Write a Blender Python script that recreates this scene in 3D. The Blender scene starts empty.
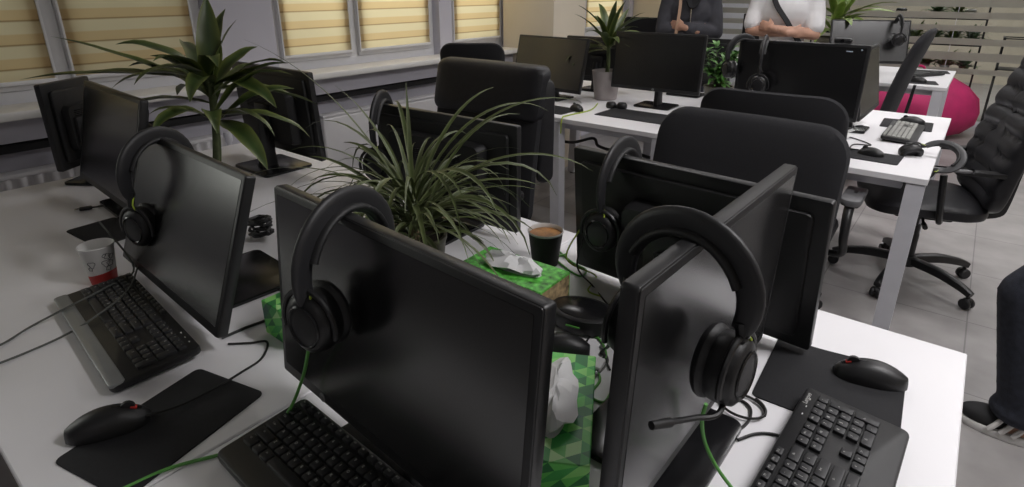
import bpy, bmesh, math, random
from mathutils import Vector, Matrix, Euler, noise
random.seed(7)
R = math.radians
PI = math.pi
C = bpy.context.scene.collection
scene = bpy.context.scene

# ------------------------------------------------------------------ camera
CAM_H, PITCH, AZ = 1.40, R(19.84), R(38.6)
cam_d = bpy.data.cameras.new('camera')
cam = bpy.data.objects.new('camera', cam_d)
C.objects.link(cam)
cam.location = (0, 0, CAM_H)
cam.rotation_euler = (PI / 2 - PITCH, 0, AZ)
cam_d.sensor_width = 36
cam_d.lens = 575 / 1024 * 36
cam_d.shift_y = -(243.5 - 195.4) / 1024
cam_d.clip_start = 0.02
scene.camera = cam
scene.view_settings.view_transform = 'Standard'
scene.view_settings.look = 'None'
scene.view_settings.gamma = 1
scene.view_settings.use_curve_mapping = False
scene.view_settings.exposure = 0.1

def at(px, py, z=0.74):
    """Photograph pixel -> point on the horizontal plane z (used to lay things out on the desks)."""
    a = (px - 512) / 575; b = (py - 195.4) / 575
    x, y, zz = a, math.cos(PITCH) - b * math.sin(PITCH), -math.sin(PITCH) - b * math.cos(PITCH)
    t = (z - CAM_H) / zz
    return Vector(((x * math.cos(AZ) - y * math.sin(AZ)) * t, (x * math.sin(AZ) + y * math.cos(AZ)) * t, z))

# ------------------------------------------------------------------ materials
def mat(name, col, rough=0.5, metal=0.0, var=0.0, scale=20, bump=0.0, bscale=200, spec=0.5, trans=0.0, alpha=1.0, sheen=0.0, coat=0.0):
    m = bpy.data.materials.new(name); m.use_nodes = True
    nt = m.node_tree; b = nt.nodes['Principled BSDF']
    b.inputs['Base Color'].default_value = (*col, 1)
    b.inputs['Roughness'].default_value = rough
    b.inputs['Metallic'].default_value = metal
    b.inputs['Specular IOR Level'].default_value = spec
    b.inputs['Transmission Weight'].default_value = trans
    b.inputs['Sheen Weight'].default_value = sheen
    b.inputs['Coat Weight'].default_value = coat
    tc = nt.nodes.new('ShaderNodeTexCoord')
    if var:
        n = nt.nodes.new('ShaderNodeTexNoise'); n.inputs['Scale'].default_value = scale; n.inputs['Detail'].default_value = 4
        nt.links.new(tc.outputs['Object'], n.inputs['Vector'])
        r = nt.nodes.new('ShaderNodeValToRGB')
        r.color_ramp.elements[0].position = 0.3; r.color_ramp.elements[1].position = 0.7
        r.color_ramp.elements[0].color = (*[c * (1 - var) for c in col], 1)
        r.color_ramp.elements[1].color = (*[min(1, c * (1 + var)) for c in col], 1)
        nt.links.new(n.outputs['Fac'], r.inputs['Fac']); nt.links.new(r.outputs['Color'], b.inputs['Base Color'])
    if bump:
        n2 = nt.nodes.new('ShaderNodeTexNoise'); n2.inputs['Scale'].default_value = bscale; n2.inputs['Detail'].default_value = 3
        nt.links.new(tc.outputs['Object'], n2.inputs['Vector'])
        bp = nt.nodes.new('ShaderNodeBump'); bp.inputs['Strength'].default_value = bump; bp.inputs['Distance'].default_value = 0.002
        nt.links.new(n2.outputs['Fac'], bp.inputs['Height']); nt.links.new(bp.outputs['Normal'], b.inputs['Normal'])
    return m

M = {}
M['black'] = mat('black_plastic', (.010, .010, .011), .42, var=.15, scale=60, bump=.15, bscale=900)
M['black_gloss'] = mat('black_gloss', (.008, .008, .009), .22, var=.1)
M['matte'] = mat('black_matte', (.009, .009, .010), .6, var=.15, bump=.2, bscale=700)
M['screen'] = mat('dark_screen', (.008, .008, .0085), .24, var=.05, scale=8, spec=.95)
M['backshell'] = mat('monitor_back', (.007, .007, .008), .5, var=.1, bump=.2, bscale=1200)
M['edge'] = mat('bezel_plastic', (.014, .014, .015), .40, var=.1)
M['pad'] = mat('mouse_pad_cloth', (.010, .010, .012), .85, var=.2, scale=200, bump=.4, bscale=1500)
M['key'] = mat('keycap_plastic', (.017, .017, .019), .45, var=.1)
M['keygrey'] = mat('grey_keycap', (.30, .30, .28), .5, var=.1)
M['legend'] = mat('key_legend_print', (.55, .55, .53), .5)
M['silver'] = mat('silver_plastic', (.26, .27, .27), .36, metal=.3, var=.05)
M['chrome'] = mat('chrome', (.55, .55, .56), .2, metal=1)
M['steel'] = mat('white_coated_steel', (.62, .62, .66), .4, var=.03)
M['desk'] = mat('white_laminate', (.80, .79, .81), .38, var=.015, scale=5)
M['deskedge'] = mat('white_edge_band', (.74, .73, .75), .45, var=.02)
M['leather'] = mat('black_leather', (.013, .013, .016), .45, var=.2, scale=40, bump=.35, bscale=350)
M['fabric'] = mat('black_mesh_fabric', (.012, .012, .015), .85, var=.2, scale=300, bump=.5, bscale=1400, sheen=.03)
M['nylon'] = mat('black_nylon', (.013, .013, .014), .4, var=.1)
M['greyarm'] = mat('grey_arm_pad', (.13, .13, .135), .45, var=.1)
M['foam'] = mat('ear_cushion_leatherette', (.011, .011, .012), .55, var=.2, bump=.3, bscale=300)
M['headband'] = mat('headband_rubber', (.020, .020, .022), .48, var=.1)
M['green_wire'] = mat('green_cable', (.10, .33, .06), .45)
M['lime_wire'] = mat('lime_cable', (.35, .45, .05), .45)
M['black_wire'] = mat('black_cable', (.012, .012, .012), .5)
M['grey_wire'] = mat('grey_cable', (.10, .105, .095), .5)
M['white'] = mat('white_plastic', (.7, .7, .7), .4, var=.02)
M['tissue'] = mat('tissue_paper', (.80, .80, .80), .9, var=.03, bump=.4, bscale=60)
M['paper'] = mat('white_paper_cup', (.74, .73, .71), .6, var=.03)
M['red'] = mat('red_print', (.48, .035, .03), .5)
M['redled'] = mat('red_mark', (.55, .04, .03), .5)
M['ink'] = mat('grey_ink', (.12, .12, .12), .6)
M['coffee'] = mat('coffee_crema', (.42, .19, .05), .35, var=.35, scale=60)
M['cupblack'] = mat('black_ripple_paper', (.012, .012, .012), .6, var=.1)
M['potgrey'] = mat('grey_pot', (.38, .34, .33), .5, var=.08)
M['potbrown'] = mat('olive_ceramic', (.10, .09, .06), .45, var=.15)
M['soil'] = mat('soil', (.03, .022, .015), .95, var=.4, scale=80, bump=.8, bscale=120)
M['stem'] = mat('green_cane', (.10, .13, .05), .6, var=.3, scale=40)
M['bark'] = mat('brown_cane', (.16, .12, .07), .8, var=.3, scale=40, bump=.5, bscale=90)
M['pink'] = mat('pink_bean_bag', (.54, .028, .145), .65, var=.12, scale=8, bump=1.0, bscale=9)
M['wall'] = mat('lavender_grey_paint', (.56, .55, .61), .8, var=.03, scale=3, bump=.1, bscale=200)
M['beige'] = mat('beige_paint', (.70, .63, .51), .8, var=.03, scale=3, bump=.1, bscale=200)
M['ceil'] = mat('white_ceiling', (.55, .545, .54), .9, var=.03, scale=4)
M['sill'] = mat('sill_laminate', (.78, .77, .74), .35, var=.02)
M['upvc'] = mat('window_upvc', (.74, .74, .75), .4, var=.02)
M['rad'] = mat('radiator_enamel', (.60, .59, .60), .4, var=.02)
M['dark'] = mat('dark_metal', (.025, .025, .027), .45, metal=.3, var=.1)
M['skin'] = mat('skin', (.48, .27, .19), .55, var=.06, scale=12)
M['skinlip'] = mat('lips', (.40, .16, .13), .5)
M['hair'] = mat('dark_hair', (.02, .014, .01), .5, var=.3, scale=150, bump=.6, bscale=160)
M['tee'] = mat('white_cotton', (.74, .73, .74), .9, var=.04, scale=12, bump=.5, bscale=35)
M['jacket'] = mat('charcoal_jacket', (.050, .050, .060), .85, var=.2, scale=15, bump=.6, bscale=40)
M['scarf'] = mat('black_cloth', (.012, .012, .014), .9, var=.2, bump=.5, bscale=60)
M['strap'] = mat('tan_strap', (.42, .27, .18), .6, var=.1)
M['denim'] = mat('dark_denim', (.020, .023, .034), .9, var=.3, scale=60, bump=.6, bscale=300)
M['shoe'] = mat('black_suede', (.012, .012, .013), .8, var=.2)
M['sole'] = mat('white_rubber', (.66, .65, .63), .55, var=.04)
M['led'] = mat('status_dot', (.55, .62, .75), .4)
M['picture'] = mat('carton_print', (.30, .22, .12), .5, var=.8, scale=60)
M['rackwhite'] = mat('pale_things', (.6, .58, .55), .6, var=.2, scale=20)

def leaf_mat(name, c1, c2, rough=.4):
    m = mat(name, c1, rough)
    nt = m.node_tree; b = nt.nodes['Principled BSDF']
    at_ = nt.nodes.new('ShaderNodeAttribute'); at_.attribute_name = 'edge'
    mix = nt.nodes.new('ShaderNodeMix'); mix.data_type = 'RGBA'
    n = nt.nodes.new('ShaderNodeTexNoise'); n.inputs['Scale'].default_value = 14
    tc = nt.nodes.new('ShaderNodeTexCoord'); nt.links.new(tc.outputs['Object'], n.inputs['Vector'])
    hs = nt.nodes.new('ShaderNodeHueSaturation'); hs.inputs['Color'].default_value = (*c1, 1)
    mr = nt.nodes.new('ShaderNodeMapRange'); mr.inputs[1].default_value = .3; mr.inputs[2].default_value = .7; mr.inputs[3].default_value = .6; mr.inputs[4].default_value = 1.5
    nt.links.new(n.outputs['Fac'], mr.inputs[0]); nt.links.new(mr.outputs[0], hs.inputs['Value'])
    nt.links.new(at_.outputs['Fac'], mix.inputs[0]); nt.links.new(hs.outputs['Color'], mix.inputs[6]); mix.inputs[7].default_value = (*c2, 1)
    nt.links.new(mix.outputs[2], b.inputs['Base Color'])
    b.inputs['Subsurface Weight'].default_value = 0
    return m
M['dracaena'] = leaf_mat('dracaena_leaf', (.020, .046, .010), (.16, .19, .05), .40)
M['grassleaf'] = leaf_mat('grass_leaf', (.050, .074, .018), (.15, .17, .075), .45)
M['bush'] = leaf_mat('bush_leaf', (.055, .16, .03), (.12, .26, .06), .45)
M['palegreen'] = leaf_mat('pale_leaf', (.12, .20, .03), (.25, .32, .08), .45)

def floor_mat():
    m = mat('grey_stone_tile', (.30, .285, .28), .38)
    nt = m.node_tree; b = nt.nodes['Principled BSDF']
    tc = nt.nodes.new('ShaderNodeTexCoord'); mp = nt.nodes.new('ShaderNodeMapping')
    mp.inputs['Location'].default_value = (-.2, 0, 0)
    br = nt.nodes.new('ShaderNodeTexBrick'); br.offset = 0; br.squash = 1
    br.inputs['Scale'].default_value = 1; br.inputs['Brick Width'].default_value = .6; br.inputs['Row Height'].default_value = .6
    br.inputs['Mortar Size'].default_value = .003; br.inputs['Mortar Smooth'].default_value = .1
    br.inputs['Color1'].default_value = (.35, .335, .33, 1); br.inputs['Color2'].default_value = (.325, .31, .305, 1); br.inputs['Mortar'].default_value = (.20, .19, .19, 1)
    n = nt.nodes.new('ShaderNodeTexNoise'); n.inputs['Scale'].default_value = 6; n.inputs['Detail'].default_value = 8
    mx = nt.nodes.new('ShaderNodeMix'); mx.data_type = 'RGBA'; mx.blend_type = 'OVERLAY'; mx.inputs[0].default_value = .35
    nt.links.new(tc.outputs['Object'], mp.inputs['Vector']); nt.links.new(mp.outputs[0], br.inputs['Vector'])
    nt.links.new(tc.outputs['Object'], n.inputs['Vector'])
    nt.links.new(br.outputs['Color'], mx.inputs[6]); nt.links.new(n.outputs['Fac'], mx.inputs[7])
    nt.links.new(mx.outputs[2], b.inputs['Base Color'])
    return m
M['floor'] = floor_mat()

def blind_mat(period=.093):
    """Day-and-night blind cloth: cream and tan bands, thin enough to pass daylight."""
    m = bpy.data.materials.new('zebra_blind_cloth'); m.use_nodes = True
    nt = m.node_tree; nt.nodes.clear()
    out = nt.nodes.new('ShaderNodeOutputMaterial')
    tc = nt.nodes.new('ShaderNodeTexCoord'); sep = nt.nodes.new('ShaderNodeSeparateXYZ')
    nt.links.new(tc.outputs['Object'], sep.inputs[0])
    mo = nt.nodes.new('ShaderNodeMath'); mo.operation = 'DIVIDE'; mo.inputs[1].default_value = period
    fr = nt.nodes.new('ShaderNodeMath'); fr.operation = 'FRACT'
    nt.links.new(sep.outputs['Z'], mo.inputs[0]); nt.links.new(mo.outputs[0], fr.inputs[0])
    rp = nt.nodes.new('ShaderNodeValToRGB'); cr = rp.color_ramp
    cream, tan, dk = (.71, .61, .40, 1), (.65, .49, .27, 1), (.32, .21, .10, 1)
    cr.elements[0].position = 0; cr.elements[0].color = dk
    cr.elements[1].position = 1; cr.elements[1].color = dk
    for p, c in ((.05, tan), (.42, tan), (.48, cream), (.93, cream)):
        e = cr.elements.new(p); e.color = c
    nt.links.new(fr.outputs[0], rp.inputs[0])
    df = nt.nodes.new('ShaderNodeBsdfDiffuse'); tr = nt.nodes.new('ShaderNodeBsdfTranslucent')
    mx = nt.nodes.new('ShaderNodeMixShader'); mx.inputs[0].default_value = .6
    nt.links.new(rp.outputs[0], df.inputs[0]); nt.links.new(rp.outputs[0], tr.inputs[0])
    nt.links.new(df.outputs[0], mx.inputs[1]); nt.links.new(tr.outputs[0], mx.inputs[2]); nt.links.new(mx.outputs[0], out.inputs[0])
    return m
M['blind'] = blind_mat()

def clear_mat(name, tint, gloss=.08, rough=.02, frost=0.0):
    m = bpy.data.materials.new(name); m.use_nodes = True
    nt = m.node_tree; nt.nodes.clear()
    out = nt.nodes.new('ShaderNodeOutputMaterial')
    tp = nt.nodes.new('ShaderNodeBsdfTransparent'); tp.inputs[0].default_value = (*tint, 1)
    gl = nt.nodes.new('ShaderNodeBsdfGlossy'); gl.inputs['Roughness'].default_value = rough
    fz = nt.nodes.new('ShaderNodeFresnel'); fz.inputs[0].default_value = 1.45
    mx = nt.nodes.new('ShaderNodeMixShader')
    nt.links.new(fz.outputs[0], mx.inputs[0]); nt.links.new(tp.outputs[0], mx.inputs[1]); nt.links.new(gl.outputs[0], mx.inputs[2])
    last = mx
    if frost:
        df = nt.nodes.new('ShaderNodeBsdfDiffuse'); df.inputs[0].default_value = (.66, .65, .58, 1)
        tl = nt.nodes.new('ShaderNodeBsdfTranslucent'); tl.inputs[0].default_value = (.66, .65, .58, 1)
        m2 = nt.nodes.new('ShaderNodeMixShader'); m2.inputs[0].default_value = .5
        nt.links.new(df.outputs[0], m2.inputs[1]); nt.links.new(tl.outputs[0], m2.inputs[2])
        m3 = nt.nodes.new('ShaderNodeMixShader'); m3.inputs[0].default_value = frost
        nt.links.new(mx.outputs[0], m3.inputs[1]); nt.links.new(m2.outputs[0], m3.inputs[2]); last = m3
    nt.links.new(last.outputs[0], out.inputs[0])
    return m
M['glass'] = clear_mat('clear_glass', (.93, .95, .93))
M['frost'] = clear_mat('frosted_film', (.95, .96, .93), frost=.76)

def tri_mat():
    """Carton printed with a mosaic of green triangles."""
    m = mat('green_triangle_print', (.1, .4, .1), .45)
    nt = m.node_tree; b = nt.nodes['Principled BSDF']
    tc = nt.nodes.new('ShaderNodeTexCoord')
    sx = nt.nodes.new('ShaderNodeSeparateXYZ'); nt.links.new(tc.outputs['Object'], sx.inputs[0])
    def mth(op, a, bb=None):
        n = nt.nodes.new('ShaderNodeMath'); n.operation = op
        for i, v in enumerate((a, bb)):
            if v is None: continue
            if isinstance(v, (int, float)): n.inputs[i].default_value = v
            else: nt.links.new(v, n.inputs[i])
        return n.outputs[0]
    sz = mth('MULTIPLY', sx.outputs['Z'], .9)
    u = mth('DIVIDE', mth('ADD', sx.outputs['X'], sz), .0235); v = mth('DIVIDE', mth('ADD', sx.outputs['Y'], sz), .0205)
    su = mth('ADD', u, mth('MULTIPLY', v, .5)); 
    a = mth('FLOOR', su); bq = mth('FLOOR', v)
    c = mth('GREATER_THAN', mth('FRACT', su), mth('FRACT', v))
    cb = nt.nodes.new('ShaderNodeCombineXYZ')
    nt.links.new(a, cb.inputs[0]); nt.links.new(bq, cb.inputs[1]); nt.links.new(c, cb.inputs[2])
    wn = nt.nodes.new('ShaderNodeTexWhiteNoise'); wn.noise_dimensions = '3D'; nt.links.new(cb.outputs[0], wn.inputs['Vector'])
    rp = nt.nodes.new('ShaderNodeValToRGB'); cr = rp.color_ramp; cr.interpolation = 'CONSTANT'
    cols = [(0, (.03, .22, .06)), (.2, (.06, .42, .085)), (.42, (.14, .60, .11)), (.62, (.28, .72, .18)), (.8, (.46, .82, .32)), (.93, (.02, .15, .08))]
    cr.elements[0].position, cr.elements[0].color = 0, (*cols[0][1], 1)
    cr.elements[1].position, cr.elements[1].color = .2, (*cols[1][1], 1)
    for p, cc in cols[2:]:
        e = cr.elements.new(p); e.color = (*cc, 1)
    nt.links.new(wn.outputs['Value'], rp.inputs[0]); nt.links.new(rp.outputs[0], b.inputs['Base Color'])
    return m
M['tri'] = tri_mat()
M['leafprint'] = mat('green_leaf_print', (.10, .42, .06), .45, var=.75, scale=70)

# ------------------------------------------------------------------ mesh helpers
class MB:
    """Collects shapes in one bmesh."""
    def __init__(s): s.bm = bmesh.new()
    def _xf(s, verts, mtx):
        if mtx is not None: bmesh.ops.transform(s.bm, matrix=mtx, verts=verts)
    def box(s, c, d, bev=0.0, seg=2, rot=None):
        g = bmesh.ops.create_cube(s.bm, size=1); v = g['verts']
        bmesh.ops.scale(s.bm, vec=d, verts=v)
        if bev:
            e = list({e for x in v for e in x.link_edges})
            r = bmesh.ops.bevel(s.bm, geom=e, offset=min(bev, min(d) * .49), segments=seg, affect='EDGES', profile=.5)
            v = list({x for f in r['faces'] for x in f.verts} | {x for x in v if x.is_valid})
            # everything connected
            seen = set(v); st = list(v)
            while st:
                x = st.pop()
                for ee in x.link_edges:
                    o = ee.other_vert(x)
                    if o not in seen: seen.add(o); st.append(o)
            v = list(seen)
        m = Matrix.Translation(c)
        if rot is not None: m = m @ (rot.to_matrix().to_4x4() if isinstance(rot, Euler) else rot.to_4x4())
        s._xf(v, m); return v
    def rings(s, rings, cap=True, closed=True):
        vs = [[s.bm.verts.new(p) for p in r] for r in rings]
        n = len(vs[0])
        for a, b in zip(vs, vs[1:]):
            for i in range(n if closed else n - 1):
                j = (i + 1) % n
                s.bm.faces.new((a[i], a[j], b[j], b[i]))
        if cap and closed:
            s.bm.faces.new(list(reversed(vs[0]))); s.bm.faces.new(vs[-1])
        return [v for r in vs for v in r]
    def lathe(s, prof, c=(0, 0, 0), n=24, cap=True, axis='Z', sx=1, sy=1, mtx=None):
        rr = []
        for r, z in prof:
            rr.append([Vector((math.cos(2 * PI * i / n) * r * sx, math.sin(2 * PI * i / n) * r * sy, z)) for i in range(n)])
        v = s.rings(rr, cap)
        m = Matrix.Translation(c)
        if axis == 'Y': m = m @ Matrix.Rotation(PI / 2, 4, 'X')
        if axis == 'X': m = m @ Matrix.Rotation(PI / 2, 4, 'Y')
        if mtx is not None: m = mtx @ m
        s._xf(v, m); return v
    def tube(s, pts, r, n=8, cap=True, smooth=0, prof=None):
        pts = [Vector(p) for p in pts]
        if smooth: pts, r = spline(pts, r, smooth)
        rs = r if isinstance(r, (list, tuple)) else [r] * len(pts)
        rr = []; up = None
        for i, p in enumerate(pts):
            t = (pts[min(i + 1, len(pts) - 1)] - pts[max(i - 1, 0)])
            if t.length < 1e-9: t = Vector((0, 0, 1))
            t.normalize()
            if up is None:
                up = Vector((0, 0, 1)) if abs(t.z) < .9 else Vector((1, 0, 0))
            x = t.cross(up)
            if x.length < 1e-6: x = t.orthogonal()
            x.normalize(); y = x.cross(t).normalized(); up = y
            if prof: rr.append([p + x * a * rs[i] + y * b * rs[i] for a, b in prof])
            else: rr.append([p + (x * math.cos(2 * PI * k / n) + y * math.sin(2 * PI * k / n)) * rs[i] for k in range(n)])
        return s.rings(rr, cap)
    def ball(s, c, r, n=16, m=10, mtx=None):
        r = (r, r, r) if isinstance(r, (int, float)) else r
        g = bmesh.ops.create_uvsphere(s.bm, u_segments=n, v_segments=m, radius=1)
        mm = Matrix.Translation(c) @ (mtx.to_4x4() if mtx is not None else Matrix()) @ Matrix.Diagonal((*r, 1))
        s._xf(g['verts'], mm); return g['verts']
    def prism(s, outline, z0, z1, bev=0.0, mtx=None, seg=2):
        """Extrude a closed xy outline from z0 to z1, with rounded top and bottom rims."""
        o = [Vector((p[0], p[1])) for p in outline]
        ctr = sum(o, Vector((0, 0))) / len(o)
        rr = []
        def ring(ins, z):
            out = []
            n = len(o)
            for i in range(n):
                e1 = (o[i] - o[i - 1]); e2 = (o[(i + 1) % n] - o[i])
                nn = Vector((e1.y, -e1.x)).normalized() + Vector((e2.y, -e2.x)).normalized()
                if nn.length > 1e-9: nn.normalize()
                p = o[i] - nn * ins
                out.append(Vector((p.x, p.y, z)))
            return out
        if bev:
            for k in range(seg + 1):
                a = PI / 2 * k / seg; rr.append(ring(bev * (1 - math.sin(a)), z0 + bev * (1 - math.cos(a))))
            for k in range(seg + 1):
                a = PI / 2 * k / seg; rr.append(ring(bev * (1 - math.cos(a)), z1 - bev * (1 - math.sin(a))))
        else: rr = [ring(0, z0), ring(0, z1)]
        v = s.rings(rr); s._xf(v, mtx); return v
    def pillow(s, outline, t0, t1, f=None, nr=8, p=2.6, mtx=None, groove=None):
        """A cushion over a rounded outline in xz: front bulge t0 (towards -y), back bulge t1; f bends each point."""
        o = [Vector((a, 0, b)) for a, b in outline]; ctr = sum(o, Vector()) / len(o)
        rr = []
        for k in range(2 * nr + 1):
            q = k / nr - 1                     # -1 .. 1 front centre -> rim -> back centre
            sc = 1 - abs(q) ** 1 if abs(q) < 1 else 0.0
            sc = math.sin(PI / 2 * (1 - abs(q))) if abs(q) < 1 else 0.0
            sc = max(sc, .02)
            d = (1 - sc ** p) ** (1 / p)
            ring = []
            for v in o:
                w = ctr + (v - ctr) * sc
                y = -t0 * d if q < 0 else t1 * d
                if groove and q < 0: y *= groove(w.x, w.z)
                pt = Vector((w.x, y, w.z))
                ring.append(f(pt) if f else pt)
            rr.append(ring)
        v = s.rings(rr); s._xf(v, mtx); return v
    def mesh(s, name, mats, smooth=True, angle=40):
        bmesh.ops.recalc_face_normals(s.bm, faces=s.bm.faces[:])
        me = bpy.data.meshes.new(name); s.bm.to_mesh(me); s.bm.free()
        for m in (mats if isinstance(mats, list) else [mats]): me.materials.append(m)
        if smooth:
            me.polygons.foreach_set('use_smooth', [True] * len(me.polygons))
            try: me.set_sharp_from_angle(angle=R(angle))
            except Exception: pass
        return me
    def obj(s, name, m, parent=None, smooth=True, angle=40):
        me = s.mesh(name, m, smooth, angle)
        o = bpy.data.objects.new(name, me); C.objects.link(o)
        if parent is not None: o.parent = parent
        return o

def spline(pts, r, k):
    """Catmull-Rom through pts."""
    rs = r if isinstance(r, (list, tuple)) else None
    out, ro = [], []
    n = len(pts)
    for i in range(n - 1):
        p0, p1, p2, p3 = pts[max(i - 1, 0)], pts[i], pts[i + 1], pts[min(i + 2, n - 1)]
        for j in range(k):
            t = j / k
            out.append(.5 * ((2 * p1) + (p2 - p0) * t + (2 * p0 - 5 * p1 + 4 * p2 - p3) * t * t + (3 * p1 - p0 - 3 * p2 + p3) * t ** 3))
            if rs: ro.append(rs[i] * (1 - t) + rs[i + 1] * t)
    out.append(pts[-1].copy())
    if rs: ro.append(rs[-1])
    return out, (ro if rs else r)

def rrect(w, h, r, n=6, cx=0, cy=0, top=None):
    """Rounded rectangle outline, counter-clockwise; top = other radius for the upper corners."""
    rt = top if top is not None else r
    out = []
    for (sx, sy, a0, rr) in ((1, 1, 0, rt), (-1, 1, 90, rt), (-1, -1, 180, r), (1, -1, 270, r)):
        for k in range(n + 1):
            a = R(a0 + 90 * k / n)
            out.append((cx + sx * (w / 2 - rr) + rr * math.cos(a), cy + sy * (h / 2 - rr) + rr * math.sin(a)))
    return out

def dense(outline, step):
    out = []
    n = len(outline)
    for i in range(n):
        a = Vector(outline[i]); b = Vector(outline[(i + 1) % n]); k = max(1, int((b - a).length / step))
        for j in range(k): out.append(tuple(a + (b - a) * j / k))
    return out

def thing(name, label, cat, loc=(0, 0, 0), rz=0.0, group=None, rot=None):
    o = bpy.data.objects.new(name, None); o.empty_display_size = .1; C.objects.link(o)
    o.location = loc; o.rotation_euler = rot if rot is not None else (0, 0, rz)
    o['label'] = label; o['category'] = cat
    if group: o['group'] = group
    return o
def tag(o, label, cat, group=None):
    o['label'] = label; o['category'] = cat
    if group: o['group'] = group
    return o
def struct(o):
    o['kind'] = 'structure'; return o

_glyphs = {}
def glyph_mesh(txt):
    if txt not in _glyphs:
        cu = bpy.data.curves.new('lettering', 'FONT'); cu.body = txt; cu.size = 1; cu.resolution_u = 2; cu.align_x = 'CENTER'; cu.align_y = 'CENTER'
        ob = bpy.data.objects.new('lettering', cu); C.objects.link(ob)
        bpy.context.view_layer.update()
        dg = bpy.context.evaluated_depsgraph_get()
        me = ob.evaluated_get(dg).to_mesh()
        _glyphs[txt] = ([v.co.copy() for v in me.vertices], [list(p.vertices) for p in me.polygons])
        ob.evaluated_get(dg).to_mesh_clear()
        bpy.data.objects.remove(ob); bpy.data.curves.remove(cu)
    return _glyphs[txt]
def add_text(mb, txt, size, mtx):
    vs, fs = glyph_mesh(txt)
    nv = [mb.bm.verts.new(mtx @ (v * size)) for v in vs]
    for f in fs:
        try: mb.bm.faces.new([nv[i] for i in f])
        except ValueError: pass

def remesh(mb, name, m, parent, voxel, it=6):
    """Fuse overlapping shapes into one continuous skin."""
    o = mb.obj(name, m, parent, smooth=False)
    md = o.modifiers.new('fuse', 'REMESH'); md.mode = 'VOXEL'; md.voxel_size = voxel
    sm = o.modifiers.new('soft', 'SMOOTH'); sm.iterations = it; sm.factor = .5
    bpy.context.view_layer.update()
    dg = bpy.context.evaluated_depsgraph_get()
    me = bpy.data.meshes.new_from_object(o.evaluated_get(dg))
    o.modifiers.clear(); old = o.data; o.data = me; bpy.data.meshes.remove(old)
    me.polygons.foreach_set('use_smooth', [True] * len(me.polygons))
    return o
def limb(mb, pts, rs, n=12):
    for (a, ra), (b, rb) in zip(list(zip(pts, rs)), list(zip(pts, rs))[1:]):
        mb.tube([a, b], [ra, rb], n)
    for p, r in zip(pts, rs): mb.ball(p, r, 12, 8)
# ================================================================== THE ROOM
WX = -2.98            # inner face of the window wall
GY = 7.80             # glass partition
CEIL = 2.80
def slab(name, c, d, m, bev=0):
    mb = MB(); mb.box(c, d, bev); return struct(mb.obj(name, m, None, smooth=bool(bev)))
slab('floor', (.75, 4.3, -.05), (8.1, 15.2, .1), M['floor'])
slab('ceiling', (.75, 4.3, CEIL + .05), (8.1, 15.2, .1), M['ceil'])
slab('wall_right', (4.55, 4.3, CEIL / 2), (.2, 15.2, CEIL), M['beige'])
slab('wall_front', (.75, -3.1, CEIL / 2), (7.4, .2, CEIL), M['wall'])
slab('wall_corridor', (.75, 11.7, CEIL / 2), (7.4, .2, CEIL), M['beige'])
# window wall with openings
SILLZ, HEADZ = .95, 2.35
wins = [(-1.80, -.30), (-.12, 1.36), (1.70, 2.93), (3.05, 3.69), (4.84, 5.70)]
mb = MB(); y = -3.0
mb.box((WX - .15, 4.3, SILLZ / 2), (.3, 15.0, SILLZ)); mb.box((WX - .15, 4.3, (HEADZ + CEIL) / 2), (.3, 15.0, CEIL - HEADZ))
for a, b in wins + [(11.8, 11.8)]:
    mb.box((WX - .15, (y + a) / 2, (SILLZ + HEADZ) / 2), (.3, a - y, HEADZ - SILLZ)); y = b
struct(mb.obj('wall_left', M['wall'], None, smooth=False))
# the beam-like ledge under the sill, the sill board, two pillars
slab('trim_1', (WX + .05, 1.85, .875), (.10, 9.7, .09), M['wall'], .004)
mb = MB(); mb.box((WX + .085, .75, .945), (.20, 5.74, .035), .008)
mb.box((WX + .085, 4.92, .945), (.20, 1.72, .035), .008)
struct(mb.obj('windowsill', M['sill'], None))
slab('pillar', (WX + .24, 3.84, CEIL / 2), (.48, .44, CEIL), M['beige'], .006)
slab('pillar', (WX + .24, 6.0, CEIL / 2), (.48, .44, CEIL), M['beige'], .006)
# dark strip modelled in place of the shadow in the gap below the ledge
mb = MB(); mb.box((WX + .03, 1.85, .80), (.06, 9.7, .035), .004); struct(mb.obj('shadow_gap_strip', M['dark'], None))

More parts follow.
